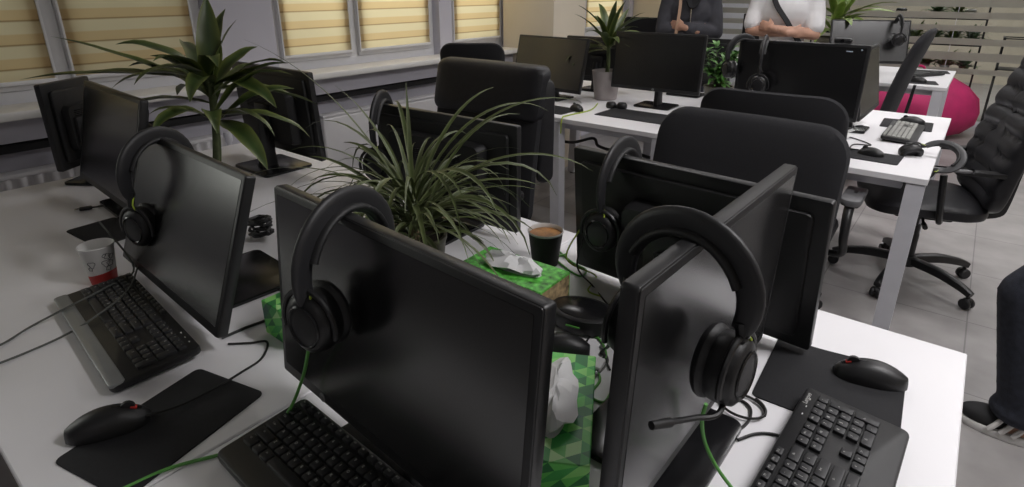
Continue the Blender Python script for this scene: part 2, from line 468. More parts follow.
blind_labels = [
  None, None,
  'pleated cream and tan roller blind behind the row end by the leaning black screen',
]
wi = 0
def window(n, a, b, split, labels):
    w = MB(); zc = (SILLZ + HEADZ) / 2; zh = HEADZ - SILLZ; x = WX - .10
    t = .055
    root = struct(thing('window_%d' % n, 'window', 'window', (0, 0, 0)))
    for k in ('label', 'category'): del root[k]
    w.box((x, (a + b) / 2, SILLZ + t / 2), (.074, b - a - .002, t), .006); w.box((x, (a + b) / 2, HEADZ - t / 2), (.074, b - a - .002, t), .006)
    ys = [a + t / 2, b - t / 2] + ([split] if split else [])
    for yy in ys: w.box((x, yy, zc), (.07, t, zh), .006)
    w.obj('window_frame', M['upvc'], root)
    bays = [(a, split), (split, b)] if split else [(a, b)]
    for (p, q), lab in zip(bays, labels):
        sa = MB(); p2, q2 = (p + t * (.5 if p == split else 1)), (q - t * (.5 if q == split else 1)); s = .045
        for yy in (p2 + s / 2, q2 - s / 2): sa.box((x + .012, yy, zc), (.07, s, zh - 2 * t), .005)
        for zz in (SILLZ + t + s / 2, HEADZ - t - s / 2): sa.box((x + .012, (p2 + q2) / 2, zz), (.074, q2 - p2 - .002, s), .005)
        sash = sa.obj('sash', M['upvc'], root)
        g = MB(); g.box((x, (p2 + q2) / 2, zc), (.012, q2 - p2 - 2 * s, zh - 2 * t - 2 * s)); g.obj('pane', M['glass'], sash, smooth=False)
        if lab:
            h = MB(); h.box((x + .055, q2 - s / 2, 1.62), (.02, .025, .06), .004); h.box((x + .075, q2 - s / 2, 1.57), (.018, .02, .12), .006); h.obj('handle', M['upvc'], sash)
            # a blind of two layers: gently waved cloth, bottom rail, cassette, side guides
            bl = thing('roller_blind', lab, 'blind', (WX - .042, (p2 + q2) / 2, HEADZ - .05), 0, 'day and night blinds in the windows')
            hw = (q2 - p2) / 2 - .004; zb = 1.045 - (HEADZ - .05)
            cl = MB(); nz = 84; rows = []
            for k in range(nz + 1):
                z = zb + (-.02 - zb) * k / nz
                ph = ((z) / .093) % 1
                off = .006 * math.sin(PI * ph)
                rows.append([Vector((off, -hw, z)), Vector((off, 0, z)), Vector((off, hw, z))])
            vs = [[cl.bm.verts.new(v) for v in r] for r in rows]
            for r1, r2 in zip(vs, vs[1:]):
                for i in range(2): cl.bm.faces.new((r1[i], r1[i + 1], r2[i + 1], r2[i]))
            cl.obj('cloth', M['blind'], bl, smooth=True, angle=70)
            rl = MB(); rl.box((.004, 0, zb - .008), (.014, hw * 2, .018), .004); rl.obj('bottom_rail', M['upvc'], bl)
            cs = MB(); cs.box((.012, 0, .0), (.05, hw * 2 + .02, .06), .012); cs.obj('cassette', M['upvc'], bl)
            for sg in (-1, 1):
                gd = MB(); gd.box((.0, sg * (hw - .001), zb / 2 - .02), (.016, .010, -zb), .003); gd.obj('side_guide', M['upvc'], bl)
window(1, *wins[1], .745, ['cream and tan banded blind left of the grey mullion, at the photo edge', 'cream and tan banded blind directly behind the broad-leaved plant'])
window(2, *wins[2], 2.245, ['brightly lit banded blind on the pane next to the bare grey wall, above the sill', 'brightly lit banded blind on the pane above the tall spiky grass leaf tips'])
window(3, *wins[3], None, ['orange-lit banded blind between the grey wall strip and the beige pillar, over the small chair'])
window(4, *wins[4], None, ['orange-lit banded blind beyond the pillar, above the small potted plant'])
window(5, *wins[0], -1.05, [None, None])  # unseen blind-free window, added for the daylight reflected in the screens

# radiators under the sill
def radiator(a, b, label, ribbed):
    o = thing('radiator', label, 'radiator', (WX + .10, (a + b) / 2, .10))
    L = b - a; p = MB(); H = .60
    if ribbed:
        n = int(L / .05); pr = []
        out = [(-.03, -L / 2)]
        for i in range(n * 6 + 1):
            yy = -L / 2 + L * i / (n * 6); out.append((.038 + .011 * math.sin(2 * PI * i / 6), yy))
        out.append((-.03, L / 2))
        p.prism(out, 0, H, 0)
    else: p.box((0, 0, H / 2), (.08, L, H), .012)
    p.obj('panel', M['rad'], o, angle=60)
    g = MB(); g.box((0, 0, H + .008), (.075, L - .01, .016), .004)
    g.obj('top_grille', M['rad'], o)
    f = MB()
    for s in (-1, 1): f.box((0, s * L * .35, -.05), (.05, .03, .10), .004)
    f.obj('feet', M['steel'], o)
    v = MB(); v.lathe([(.012, 0), (.012, .05), (.02, .05), (.02, .10), (.0, .105)], (0, L / 2 + .035, .52), 12, axis='Z'); v.tube([(0, L / 2 - .01, .52), (0, L / 2 + .035, .52)], .009); v.obj('valve', M['steel'], o)
radiator(-.05, 1.28, 'ribbed pale radiator under the window, beside the cream desk end', True)
radiator(1.84, 2.90, 'flat white radiator panel under the window, behind the spiky grass plant', False)

# ------------------------------------------------------------------ glass partition with frosted stripes
gw = struct(bpy.data.objects.new('glass_wall', None)); C.objects.link(gw)
X0, X1 = WX + .02, 4.4
mb = MB(); mb.box(((X0 + X1) / 2, GY, .03), (X1 - X0, .06, .06), .004); mb.box(((X0 + X1) / 2, GY, CEIL - .03), (X1 - X0, .06, .06), .004)
for xx in (X0 + .02, 2.4, X1 - .02): mb.box((xx, GY, CEIL / 2), (.04, .045, CEIL - .12), .002)
for xx in (-1.62, -.285, 1.05): mb.box((xx, GY, CEIL / 2), (.006, .014, CEIL - .12))
mb.obj('frame', M['steel'], gw)
mb = MB(); mb.box(((X0 + X1) / 2, GY, CEIL / 2), (X1 - X0 - .02, .012, CEIL - .13)); mb.obj('pane', M['glass'], gw, smooth=False)
z = .545
bands = [(.545, .60), (.68, .765), (.84, .905), (.975, 1.035), (1.10, 1.165), (1.215, 1.62)]
for a, b in bands:
    mb = MB(); mb.box(((X0 + X1) / 2, GY - .0085, (a + b) / 2), (X1 - X0 - .04, .003, b - a)); mb.obj('frosted_band', M['frost'], gw, smooth=False)

# ------------------------------------------------------------------ ceiling lamps (unseen but lighting the room)
def lamp(x, y, power, lab, sx=1.2, sy=.3):
    o = thing('ceiling_light', lab, 'ceiling light', (x, y, CEIL))
    f = MB(); f.box((0, 0, -.025), (sx + .04, sy + .04, .05), .008); f.obj('housing', M['white'], o)
    d = MB(); d.box((0, 0, -.053), (sx, sy, .008), .002)
    em = bpy.data.materials.get('lamp_diffuser')
    if not em:
        em = bpy.data.materials.new('lamp_diffuser'); em.use_nodes = True; em.node_tree.nodes['Principled BSDF'].inputs['Emission Color'].default_value = (1, .97, .95, 1); em.node_tree.nodes['Principled BSDF'].inputs['Emission Strength'].default_value = 3
    d.obj('diffuser', em, o)
    l = bpy.data.lights.new('lamp', 'AREA'); l.shape = 'RECTANGLE'; l.size = sx; l.size_y = sy; l.energy = power; l.spread = R(152); l.color = (1, .975, .985)
    lo = bpy.data.objects.new('lamp', l); C.objects.link(lo); lo.location = (x, y, CEIL - .065)
LAMPS = [(.95, 1.35, 31), (.8, 3.5, 26), (-1.0, 4.2, 8), (-1.75, 2.65, 7), (.8, 5.8, 16), (-1.2, 6.5, 10), (1.4, -1.6, 2), (3.0, 2.2, 5), (-.8, 9.4, 30), (1.6, 9.7, 16)]  # the one nearest the windows is added to brighten pillar and sill
for i, (x, y, p) in enumerate(LAMPS): lamp(x, y, p, 'slim white ceiling lamp panel above the office floor')
for o in [o for o in C.objects if o.name.startswith('ceiling_light')]: o['group'] = 'ceiling lamps above the frame'

# daylight outside every window
w = bpy.data.worlds.new('world'); scene.world = w; w.use_nodes = True
w.node_tree.nodes['Background'].inputs[0].default_value = (.75, .85, 1, 1); w.node_tree.nodes['Background'].inputs[1].default_value = .3
for (a, b), e in zip(wins, (34, 5.5, 27, 18, 24)):
    l = bpy.data.lights.new('daylight', 'AREA'); l.shape = 'RECTANGLE'; l.size = 1.6; l.size_y = (b - a) + .1; l.energy = e; l.color = (1, .97, .92)
    lo = bpy.data.objects.new('daylight', l); C.objects.link(lo); lo.location = (WX - .75, (a + b) / 2, 1.85); lo.rotation_euler = (0, -PI / 2, 0)

# ================================================================== DESKS
def desk(name, label, x0, x1, y0, y1, legs, split=None, group='white bench desks', z=.74):
    o = thing(name, label, 'desk', ((x0 + x1) / 2, (y0 + y1) / 2, 0), 0, None)
    cx, cy = (x0 + x1) / 2, (y0 + y1) / 2
    t = MB(); t.box((0, 0, z - .0125), (x1 - x0, y1 - y0, .025), .002, 1); t.obj('tabletop', M['desk'], o, smooth=True, angle=30)
    fr = MB()
    for yy in (y0 + .10, y1 - .10): fr.box((0, yy - cy, z - .05), (x1 - x0 - .16, .05, .045), .003)
    for lx, _ in legs: fr.box((lx - cx, 0, z - .05), (.05, y1 - y0 - .12, .045), .003)
    fr.obj('underframe', M['steel'], o)
    for lx, both in legs:
        for s in (-1, 1):
            yt = (y0 + .035 if s < 0 else y1 - .035) - cy; yb = yt - s * .03
            l = MB(); l.rings([[Vector((lx - cx + a * .03, y + b * .03, zz)) for a, b in ((-1, -1), (1, -1), (1, 1), (-1, 1))] for y, zz in ((yb, .012), (yt, z - .026))]); lg = l.obj('leg', M['steel'], o, smooth=False)
            f = MB(); f.lathe([(.02, 0), (.022, .004), (.02, .014)], (lx - cx, yb, 0), 12); f.obj('foot', M['nylon'], lg)
    return o
SEAM = -.788
desk('office_desk', 'white desk under the silver-edged keyboard, reaching to the window', -2.54, SEAM - .0015, .055, 1.295, [(-2.46, 1), (-.90, 1)])
desk('office_desk', 'white desk under the near centre screen, with the tissue boxes', SEAM + .0015, .10, .055, 1.275, [(-.70, 1), (.045, 1)])
desk('office_desk', 'white second-row desk holding the small potted plant', -2.45, -1.07, 2.55, 3.83, [(-2.38, 1), (-1.745, 1), (-1.14, 1)])
desk('office_desk', 'white second-row desk whose slanting white leg stands in front of the quilted chair', -1.067, -.055, 2.51, 3.86, [(-.97, 1), (-.09, 1)])
desk('office_desk', 'farthest white desk, in front of the pink bean bag', -1.95, -.14, 5.06, 6.18, [(-1.85, 1), (-.19, 1)])
# ================================================================== EQUIPMENT
def monitor(label, x, y, yaw, zb, tilt, w=.54, h=.325, logo=None, base=(.22, .18), basey=-.02, bulge=(.36, .20, .035), z=.74, group='black flat screens on the desks', bez=.012, chin=.02, led=False, roll=0):
    """x, y, zb: middle of the lower edge of the screen face; yaw 0 faces -Y."""
    o = thing('monitor', label, 'monitor', (x, y, z), yaw, group)
    zb -= z; T = .020
    tm = Matrix.Translation((0, 0, zb)) @ Matrix.Rotation(-tilt, 4, 'X')   # local: face in xz at y=0, body behind (+y)
    tm = tm @ Matrix.Rotation(roll, 4, 'Y')
    ol = rrect(w, h, .006, 3, 0, h / 2)
    up = Matrix(((1, 0, 0, 0), (0, 0, 1, 0), (0, 1, 0, 0), (0, 0, 0, 1)))    # xy outline -> xz, extruded along y
    b = MB(); b.prism(ol, 0, T, .003, up)
    b._xf(b.bm.verts[:], tm); hous = b.obj('housing', M['edge'], o)
    bk = MB(); bk.prism(rrect(w - .05, h - .05, .012, 3, 0, h / 2), T - .002, T + .012, .006, up)
    bw, bh, bd = bulge
    bk.rings([[Vector((p[0] * s, T + .010 + d, (p[1] - h * .47) * s + h * .47)) for p in rrect(bw, bh, .02, 4, 0, h * .47)] for s, d in ((1.0, 0), (.985, bd * .7), (.95, bd), (.02, bd))])
    bk._xf(bk.bm.verts[:], tm); bks = bk.obj('back_cover', M['backshell'], o)
    vt = MB()
    for i in range(7): vt.box((0, T + bd + .011, h * .47 + .06 - i * .006), (bw * .6, .002, .002))
    vt._xf(vt.bm.verts[:], tm); vt.obj('vent_slots', M['black_gloss'], bks, smooth=False)
    f = MB(); f.prism(rrect(w - .004, h - .004, .004, 3, 0, h / 2), -.0015, .004, .001, up); f._xf(f.bm.verts[:], tm); f.obj('bezel', M['black'], o)
    s = MB(); s.prism(rrect(w - 2 * bez, h - bez - chin, .002, 2, 0, (h + chin - bez) / 2), -.0022, .002, 0, up); s._xf(s.bm.verts[:], tm); s.obj('screen', M['screen'], o, smooth=False)
    if logo is not None:
        lx = logo if isinstance(logo, (int, float)) else 0
        lg = MB(); lg.lathe([(.0, 0), (.0075, 0), (.0075, .0006), (0, .0006)], (0, 0, 0), 20, mtx=tm @ Matrix.Translation((lx, -.0022, chin * .5)) @ Matrix.Rotation(PI / 2, 4, 'X'))
        lo = lg.obj('logo_disc', M['silver'], o)
        lt = MB(); add_text(lt, 'hp', .010, tm @ Matrix.Translation((lx, -.0031, chin * .5)) @ Matrix.Rotation(PI / 2, 4, 'X') @ Matrix.Shear('XY', 4, (.2, 0))); lt.obj('logo_lettering', M['black'], lo, smooth=False)
    if led:
        l = MB(); l.ball((w / 2 - .03, -.003, h - .02), .0035, 10, 6); l.box((w / 2 - .075, -.0028, h - .028), (.025, .001, .004)); l._xf(l.bm.verts[:], tm); l.obj('status_light', M['led'], o)
    # stand
    ztop = zb + h * .45
    nk = MB(); y1 = T + .008 + bulge[2] + math.sin(tilt) * h * .45 + .012
    nk.tube([(0, y1, .006), (0, y1, .06), (0, y1 - .004, ztop * .8), (0, y1 - .012, ztop)], [.034, .03, .028, .03], prof=[(-1, -.35), (-.8, -.5), (.8, -.5), (1, -.35), (1, .35), (.8, .5), (-.8, .5), (-1, .35)])
    nk.box((0, y1 - .008, ztop), (.09, .02, .09), .005); nk.obj('stand_neck', M['black'], o)
    bs = MB(); bs.prism(rrect(base[0], base[1], .018, 5, 0, y1 + basey), 0, .011, .003); bs.obj('stand_base', M['black_gloss'], o)
    return o

KB = [list('`1234567890-=') + ['Bk'], ['Tab'] + list('QWERTYUIOP[]\\'), ['Caps'] + list("ASDFGHJKL;'") + ['Ent'], ['Sh'] + list('ZXCVBNM,./') + ['Sh'], ['Ct', 'Fn', 'Al', '', 'Al', 'Ct']]
def keyboard(label, x, y, yaw, w=.445, d=.15, z=.74, body='black', keys='key', legend=True, palm=None, text=None, tilt=R(3.5)):
    o = thing('keyboard', label, 'keyboard', (x, y, z), yaw, 'computer keyboards on the desks')
    tl = Matrix.Translation((0, -d / 2, .0)) @ Matrix.Rotation(tilt, 4, 'X') @ Matrix.Translation((0, d / 2, .004))
    b = MB(); b.prism(rrect(w, d, .012, 4), 0, .015, .004); b._xf(b.bm.verts[:], tl); b.obj('case', M[body], o)
    f = MB()
    for sx in (-1, 1): f.box((sx * w * .4, d * .40, .006), (.03, .012, .012), .003)
    f.obj('tilt_feet', M['nylon'], o)
    if palm:
        p = MB(); p.prism(rrect(w - .002, .026, .008, 4, 0, -d / 2 + .012), .010, .0175, .003); p._xf(p.bm.verts[:], tl); p.obj('front_strip', M[palm], o)
    k = MB(); lg = MB(); u = (w - .03) / 22.6; top = .0155
    def key(cx, cy, kw, kd, t=''):
        r = [[Vector((cx + px, cy + py, top + zz)) for px, py in rrect(max(.004, kw - i), max(.004, kd - i), .0018, 2)] for zz, i in ((-.002, .0022), (.003, .0026), (.0046, .0040), (.005, .0056))]
        k.rings(r)
        if t and legend: add_text(lg, t, .0062 if len(t) == 1 else .0042, Matrix.Translation((cx - kw * .12, cy + kd * .10, top + .0053)))
    yt = d / 2 - .030; x0 = -w / 2 + .012; rp = .0182
    if palm: rp = .0172; yt = d / 2 - .026
    # function row
    fy = yt + rp + .001
    names = ['Esc'] + ['F%d' % i for i in range(1, 13)]
    xx = x0
    for i, nme in enumerate(names):
        key(xx + u / 2, fy, u, .013, nme); xx += u * (1.16 if i in (0, 4, 8) else 1.045)
    for r, row in enumerate(KB):
        cy = yt - r * rp; xx = x0
        ws = [1.0] * len(row)
        if r == 0: ws[-1] = 2
        if r == 1: ws[0], ws[-1] = 1.5, 1.5
        if r == 2: ws[0], ws[-1] = 1.75, 2.25
        if r == 3: ws[0], ws[-1] = 2.25, 2.75
        if r == 4: ws = [1.5, 1.2, 1.2, 7.1, 1.5, 2.5]
        for t, ww in zip(row, ws): key(xx + u * ww / 2, cy, u * ww, rp, t); xx += u * ww
    nx = x0 + 15.4 * u
    for r in range(2):
        for c in range(3): key(nx + (c + .5) * u, yt - r * rp, u, rp, [['In', 'Hm', 'Pu'], ['De', 'En', 'Pd']][r][c])
    key(nx + 1.5 * u, yt - 3 * rp, u, rp, '^')
    for c in range(3): key(nx + (c + .5) * u, yt - 4 * rp, u, rp, '<v>'[c])
    px = nx + 3.3 * u
    pad = [['Nm', '/', '*', '-'], ['7', '8', '9', '+'], ['4', '5', '6', ''], ['1', '2', '3', 'En'], ['0', '', '.', '']]
    for r in range(5):
        for c in range(4):
            if (r, c) in ((2, 3), (4, 3), (4, 1)): continue
            kw, kd, cx, cy = u, rp, px + (c + .5) * u, yt - r * rp
            if (r, c) in ((1, 3), (3, 3)): kd = 2 * rp; cy -= rp / 2
            if (r, c) == (4, 0): kw = 2 * u; cx += u / 2
            key(cx, cy, kw, kd, pad[r][c])
    k._xf(k.bm.verts[:], tl); kk = k.obj('keys', M[keys], o, angle=35)
    if legend: lg._xf(lg.bm.verts[:], tl); lg.obj('key_lettering', M['legend'], kk, smooth=False)
    else: lg.bm.free()
    if text:
        t = MB(); add_text(t, text, .0105, tl @ Matrix.Translation((w / 2 - .034, d / 2 - .0085, .0153))); t.obj('lettering', M['legend'], o, smooth=False)
    ld = MB()
    for i in range(3): ld.box((px + (.5 + i) * u * 1.2, fy - .002, .0155), (.004, .0016, .001))
    ld._xf(ld.bm.verts[:], tl); ld.obj('indicator_lights', M['legend'], o, smooth=False)
    return o

def mouse(label, x, y, yaw, z=.742, mark=True, s=1.0, wheelred=True):
    o = thing('mouse', label, 'mouse', (x, y, z), yaw, 'computer mice on the desks')
    L, W, H = .112 * s, .062 * s, .037 * s
    b = MB(); rr = []
    n = 14
    for i in range(n + 1):
        t = i / n; yy = -L / 2 + L * t
        ww = W / 2 * (math.sin(PI * min(1, max(0, t * .96 + .02))) ** .38) * (1 - .10 * math.sin(PI * t) ** 2)
        hh = H * (math.sin(PI * (t * .80 + .12)) ** .75) * (1 if t < .97 else .9)
        ww = max(ww, .004)
        rr.append([Vector((math.cos(a) * ww, yy, .001 + max(0, math.sin(a)) ** .8 * hh)) for a in [PI * k / 12 for k in range(13)]] + [Vector((-ww * .8, yy, 0)), Vector((ww * .8, yy, 0))])
    b.rings(rr); b.obj('shell', M['black'], o, angle=50)
    g = MB(); g.tube([(0, L * .07, H * .99), (0, L * .25, H * .90), (0, L * .42, H * .62)], .0012, 6); g.obj('button_split', M['black_gloss'], o)
    w = MB(); w.lathe([(.004, -.004), (.0105, -.003), (.0105, .003), (.004, .004)], (0, L * .26, H * .80), 16, axis='X'); w.obj('scroll_wheel', M['redled'] if wheelred else M['nylon'], o)
    if mark:
        m = MB(); m.box((0, L * .33, H * .765), (.009, .010, .004), .0015, 2, Euler((-.55, 0, 0))); m.obj('red_mark', M['redled'], o)
    return o

def mousepad(label, pts=None, x=0, y=0, yaw=0, w=.22, d=.18, z=.74, curl=0, r=.012):
    o = MB(); ol = dense(rrect(w, d, r, 4), .012)
    o.prism(ol, 0, .003, .001)
    if curl:
        bmesh.ops.subdivide_edges(o.bm, edges=o.bm.edges[:], cuts=0)
        for v in o.bm.verts:
            f = max(0, (v.co.y - d * .30) / (d * .2)); v.co.z += curl * f * f * (.6 + .4 * math.sin(v.co.x * 30))
    ob = o.obj('mouse_pad', M['pad'], None)
    ob.location = (x, y, z); ob.rotation_euler = (0, 0, yaw)
    return tag(ob, label, 'mouse pad', 'black mouse pads on the desks')

def headset(label, loc, rz, wr=.078, drop=.175, mic=None, s=1.0, rot=None, wire='lime_wire', spread=0.0, toff=.0, group='black over-ear headsets'):
    """Origin where the band rests; the arc lies in local yz, the first cup on the -y side."""
    o = thing('headset', label, 'headset', loc, rz, group, rot); o.scale = (s, s, s); s = 1.0
    b = MB(); pts = []
    for i in range(25):
        a = PI * (-.13 + 1.26 * i / 24)
        pts.append(Vector((0, -math.cos(a) * (wr + .012), -wr * 1.12 + math.sin(a) * wr * 1.12 + (.010))))
    pr = [(math.cos(t) * (abs(math.cos(t)) ** -.5 if abs(math.cos(t)) > .01 else 1) * 1.0, math.sin(t) * .36) for t in [2 * PI * k / 14 for k in range(14)]]
    wd = [.012 + .008 * math.sin(PI * i / 24) ** .6 for i in range(25)]
    b.tube(pts, [q * s for q in wd], prof=pr); b.obj('headband', M['headband'], o)
    c = MB(); c.tube([p * 1 + Vector((0, p.y * -.10, -.010)) for p in pts[5:20]], [.0155] * 15, prof=pr); c.obj('band_cushion', M['foam'], o)
    for sg in (-1, 1):
        e = pts[0] if sg < 0 else pts[-1]
        cy = sg * (wr - .012 + spread); cz = -drop
        yk = MB()
        yk.tube([e + Vector((0, 0, .012)), e + Vector((0, sg * .004, -.012)), (0, sg * (wr + .012 + spread), cz + .052)], [.008, .008, .006], 8)
        arc = [Vector((.046 * math.sin(t), sg * (wr + .008 + spread), cz + .046 * math.cos(t) * 1.1)) for t in [R(-105 + 210 * k / 12) for k in range(13)]]
        yk.tube(arc, .0042, 8); yk.obj('yoke', M['nylon'], o)
        cp = MB(); ov = [(1, 0)]
        pf = [(.030, -.020), (.037, -.019), (.040, -.012), (.040, .004), (.037, .014), (.030, .019), (.012, .021), (.0005, .021)]
        mt = Matrix.Translation((0, cy + sg * .012, cz)) @ Matrix.Rotation(-sg * PI / 2, 4, 'X') @ Matrix.Diagonal((1.0, 1.16, 1, 1))
        cp.lathe(pf, (0, 0, 0), 28, mtx=mt); cup = cp.obj('ear_cup', M['black'], o)
        ri = MB(); ri.lathe([(.024, .0205), (.026, .022), (.028, .0205)], (0, 0, 0), 28, cap=False, mtx=mt); ri.obj('cup_ring', M['black_gloss'], cup)
        cu = MB(); tor = [(.0315 + .0115 * math.cos(t), -.024 + .0105 * math.sin(t)) for t in [2 * PI * k / 12 for k in range(13)]]
        cu.lathe(tor, (0, 0, 0), 28, cap=False, mtx=mt); cu.lathe([(.0005, -.019), (.024, -.019)], (0, 0, 0), 28, cap=False, mtx=mt); cu.obj('ear_cushion', M['foam'], o)
        wi = MB(); wi.tube([e + Vector((.006, 0, .0)), e + Vector((.012, sg * .010, -.014)), (.010, sg * (wr + .010 + spread), cz + .046)], .0019, 6, smooth=6); wi.obj('side_wire', M[wire], o)
        if sg < 0 and mic:
            bm_ = MB(); q = [Vector((0, cy - .02, cz - .02)) + Vector(v) for v in mic]; bm_.tube([(0, cy - .012, cz - .02)] + q, .0035, 8, smooth=8)
            bm_.tube([q[-1], q[-1] + (q[-1] - q[-2]).normalized() * .03], [.0055, .005], 10); bm_.obj('microphone_boom', M['black'], o)
    return o

def cable(label, pts, r=.0024, m='black_wire', cat='cable', group=None, n=7):
    o = MB(); o.tube(pts, r, n, smooth=8)
    ob = o.obj('cable', M[m], None); return tag(ob, label, cat, group)

def tissue_box(label, c, yaw, d, top='tri', end=None, poof=1.0):
    o = thing('tissue_box', label, 'tissue box', c, yaw, 'green tissue boxes between the screens')
    w, l, h = d
    b = MB(); b.box((0, 0, h / 2), (w, l, h), .0015, 1); b.obj('carton', M[top], o, smooth=False)
    if end:
        e = MB(); e.box((w / 2 + .0004, 0, h / 2), (.0012, l * .9, h * .86)); e.obj('printed_end', M[end], o, smooth=False)
    s = MB(); s.prism([(math.cos(t) * w * .33, math.sin(t) * l * .20) for t in [2 * PI * k / 24 for k in range(24)]], h - .0005, h + .0012); s.obj('opening', M['white'], o, smooth=False)
    t = MB(); rr = []; rnd = random.Random(int(w * 1e4))
    nn = 22
    for k, (sx, sy, zz) in enumerate([(1, .25, 0), (1.02, .5, .012), (1.1, .75, .022), (.98, .55, .034), (.75, .22, .046), (.4, .06, .052)]):
        ring = []
        for i in range(nn):
            a = 2 * PI * i / nn; f = 1 + .22 * math.sin(3 * a + k) * (k / 5) + .08 * math.sin(7 * a + 2 * k)
            ring.append(Vector((math.cos(a) * w * .30 * sx * f, math.sin(a) * l * .42 * sy * f, h + zz * poof + .008 * poof * math.sin(5 * a + k) * (k > 0))))
        rr.append(ring)
    t.rings(rr); t.obj('tissue', M['tissue'], o, angle=25)
    return o

def paper_cup():
    o = thing('paper_cup', 'white paper cup with a red base band, at the window end of the silver keyboard', 'cup', tuple(at(105, 281)), R(0), None)
    o.scale = (.93, .93, .93)
    b = MB(); b.lathe([(.0005, .003), (.026, .003), (.026, 0), (.028, 0), (.0385, .098), (.040, .100), (.0405, .1025), (.039, .104), (.0375, .102), (.027, .006), (.0005, .006)], (0, 0, 0), 36, cap=False); b.obj('cup_wall', M['paper'], o)
    r = MB(); prof = [(.0283, .001), (.0316, .030)]
    n = 40; rr = []
    for t in (0, 1):
        ring = []
        for i in range(n):
            a = 2 * PI * i / n; zz = .001 if t == 0 else .030 + .006 * math.sin(a + .9)
            rad = .0284 + (zz / .098) * .0105; ring.append(Vector((math.cos(a) * rad, math.sin(a) * rad, zz)))
        rr.append(ring)
    r.rings(rr, cap=False); r.obj('red_band', M['red'], o)
    p = MB()
    def blot(ang, zz, rad, k, wob):
        pts = []
        for i in range(15):
            t = 2 * PI * i / 14; q = rad * (1 + wob * math.sin(k * t)); aa = ang + math.cos(t) * q / .036; z2 = zz + math.sin(t) * q
            rr_ = .0286 + z2 / .098 * .0105; pts.append(Vector((math.cos(aa) * rr_, math.sin(aa) * rr_, z2)))
        p.tube(pts, .0007, 5)
    ca = math.atan2(-o.location.y, -o.location.x)
    for da, zz, rad, k in ((.35, .060, .009, 3), (.62, .058, .008, 5), (.5, .078, .007, 4), (.75, .075, .006, 3), (.30, .082, .004, 2), (-.55, .062, .008, 3), (.45, .045, .006, 4), (-.7, .05, .005, 5)): blot(ca + da, zz, rad, k, .25)
    p.obj('ink_drawing', M['ink'], o)
paper_cup()

def coffee_cup():
    o = thing('coffee_cup', 'black paper cup of milky coffee beside the leaf-print tissue box', 'cup', tuple(at(545, 263)), 0)
    o.scale = (1.12, 1.12, 1.08)
    b = MB(); b.lathe([(.0005, .003), (.027, .003), (.027, 0), (.029, 0), (.0385, .080), (.0385, .082)], (0, 0, 0), 36, cap=False); b.obj('cup_wall', M['cupblack'], o)
    r = MB(); r.lathe([(.0375, .074), (.0372, .083), (.039, .0855), (.0405, .084), (.0400, .081), (.0385, .080)], (0, 0, 0), 36, cap=False); r.lathe([(.0376, .074), (.036, .064)], (0, 0, 0), 36, cap=False); r.obj('white_rim', M['paper'], o)
    c = MB(); c.lathe([(.0005, .0765), (.012, .0762), (.034, .0750), (.0370, .0753)], (0, 0, 0), 36, cap=False)
    c.obj('coffee', M['coffee'], o)
coffee_cup()

# ------------------------------------------------------------------ screens
mon = monitor
mon('black screen tilted back behind the silver-edged keyboard', -1.285, .392, R(-2.7), .775, R(19), h=.318, base=(.24, .19), basey=.05)
mon('large black screen across the middle of the near desk, a headset on its window-side corner', -.545, .383, R(-3.6), .790, R(5), logo=-.145, base=(.24, .20), basey=-.03)
mon('black screen seen from its thin side edge, turned toward the near desk end', -.205, .702, R(89.3), .812, R(-1.5), roll=R(.8), base=(.21, .20), basey=-.005)
mon('black screen showing its ridged back to the camera, in front of the rounded high-back chair', -.405, 1.105, R(-4) + PI, .758, R(6), h=.308, bulge=(.22, .17, .05))
mon('black screen with its back to the camera, right behind the spiky grass plant', -1.165, 1.15, R(2.5) + PI, .765, R(0), h=.30, base=(.26, .20), basey=0)
mon('dim grey-green screen at the window end, partly behind the tilted-back one', -2.03, .522, R(-2.9), .799, R(14), h=.325)
mon('narrow upright black screen back at the window end, in front of the ribbed radiator', -2.475, .59, R(305), .80, R(0), w=.215, h=.30, base=(.15, .14), bulge=(.12, .16, .025))
mon('black screen back half hidden behind the broad-leaved plant', -2.08, 1.17, R(0) + PI, .80, R(3), base=(.24, .2))
mon('olive-reflecting screen in the second row, window side of the potted plant', -2.09, 2.936, R(-3.5), .804, R(14))
mon('olive-reflecting second-row screen with a pale dot on its lower rim, right of the potted plant', -1.441, 3.106, R(1.9), .839, R(5.8), logo=0)
mon('large jet black screen with two headsets, standing before the person in the white T-shirt', -.635, 2.85, R(-1.7), .850, R(0), led=True)
mon('narrow-looking olive screen beside the jet black one, at the second-row desk end', -.365, 3.23, R(89), .83, R(10), w=.50, h=.31, base=(.16, .16), bulge=(.26, .16, .03))
mon('greyish purple screen on the farthest desk, with a headset hanging on it', -.70, 5.36, R(24), .842, R(15), w=.56, h=.335)
mon('grey-topped screen back between the olive screen and the person in the charcoal jacket', -1.46, 3.73, R(0) + PI, .80, R(5), w=.50, h=.305)
mon('black screen back behind the small potted plant', -2.02, 3.52, R(0) + PI, .79, R(3), h=.30)
mon('black angular screen back between the small chair and the olive screen, by the sill', -2.33, 3.30, R(255), .79, R(4), w=.42, h=.28)
mon('dark screen back near the frosted glass, between the two standing people', -1.55, 5.80, PI, .85, R(4))

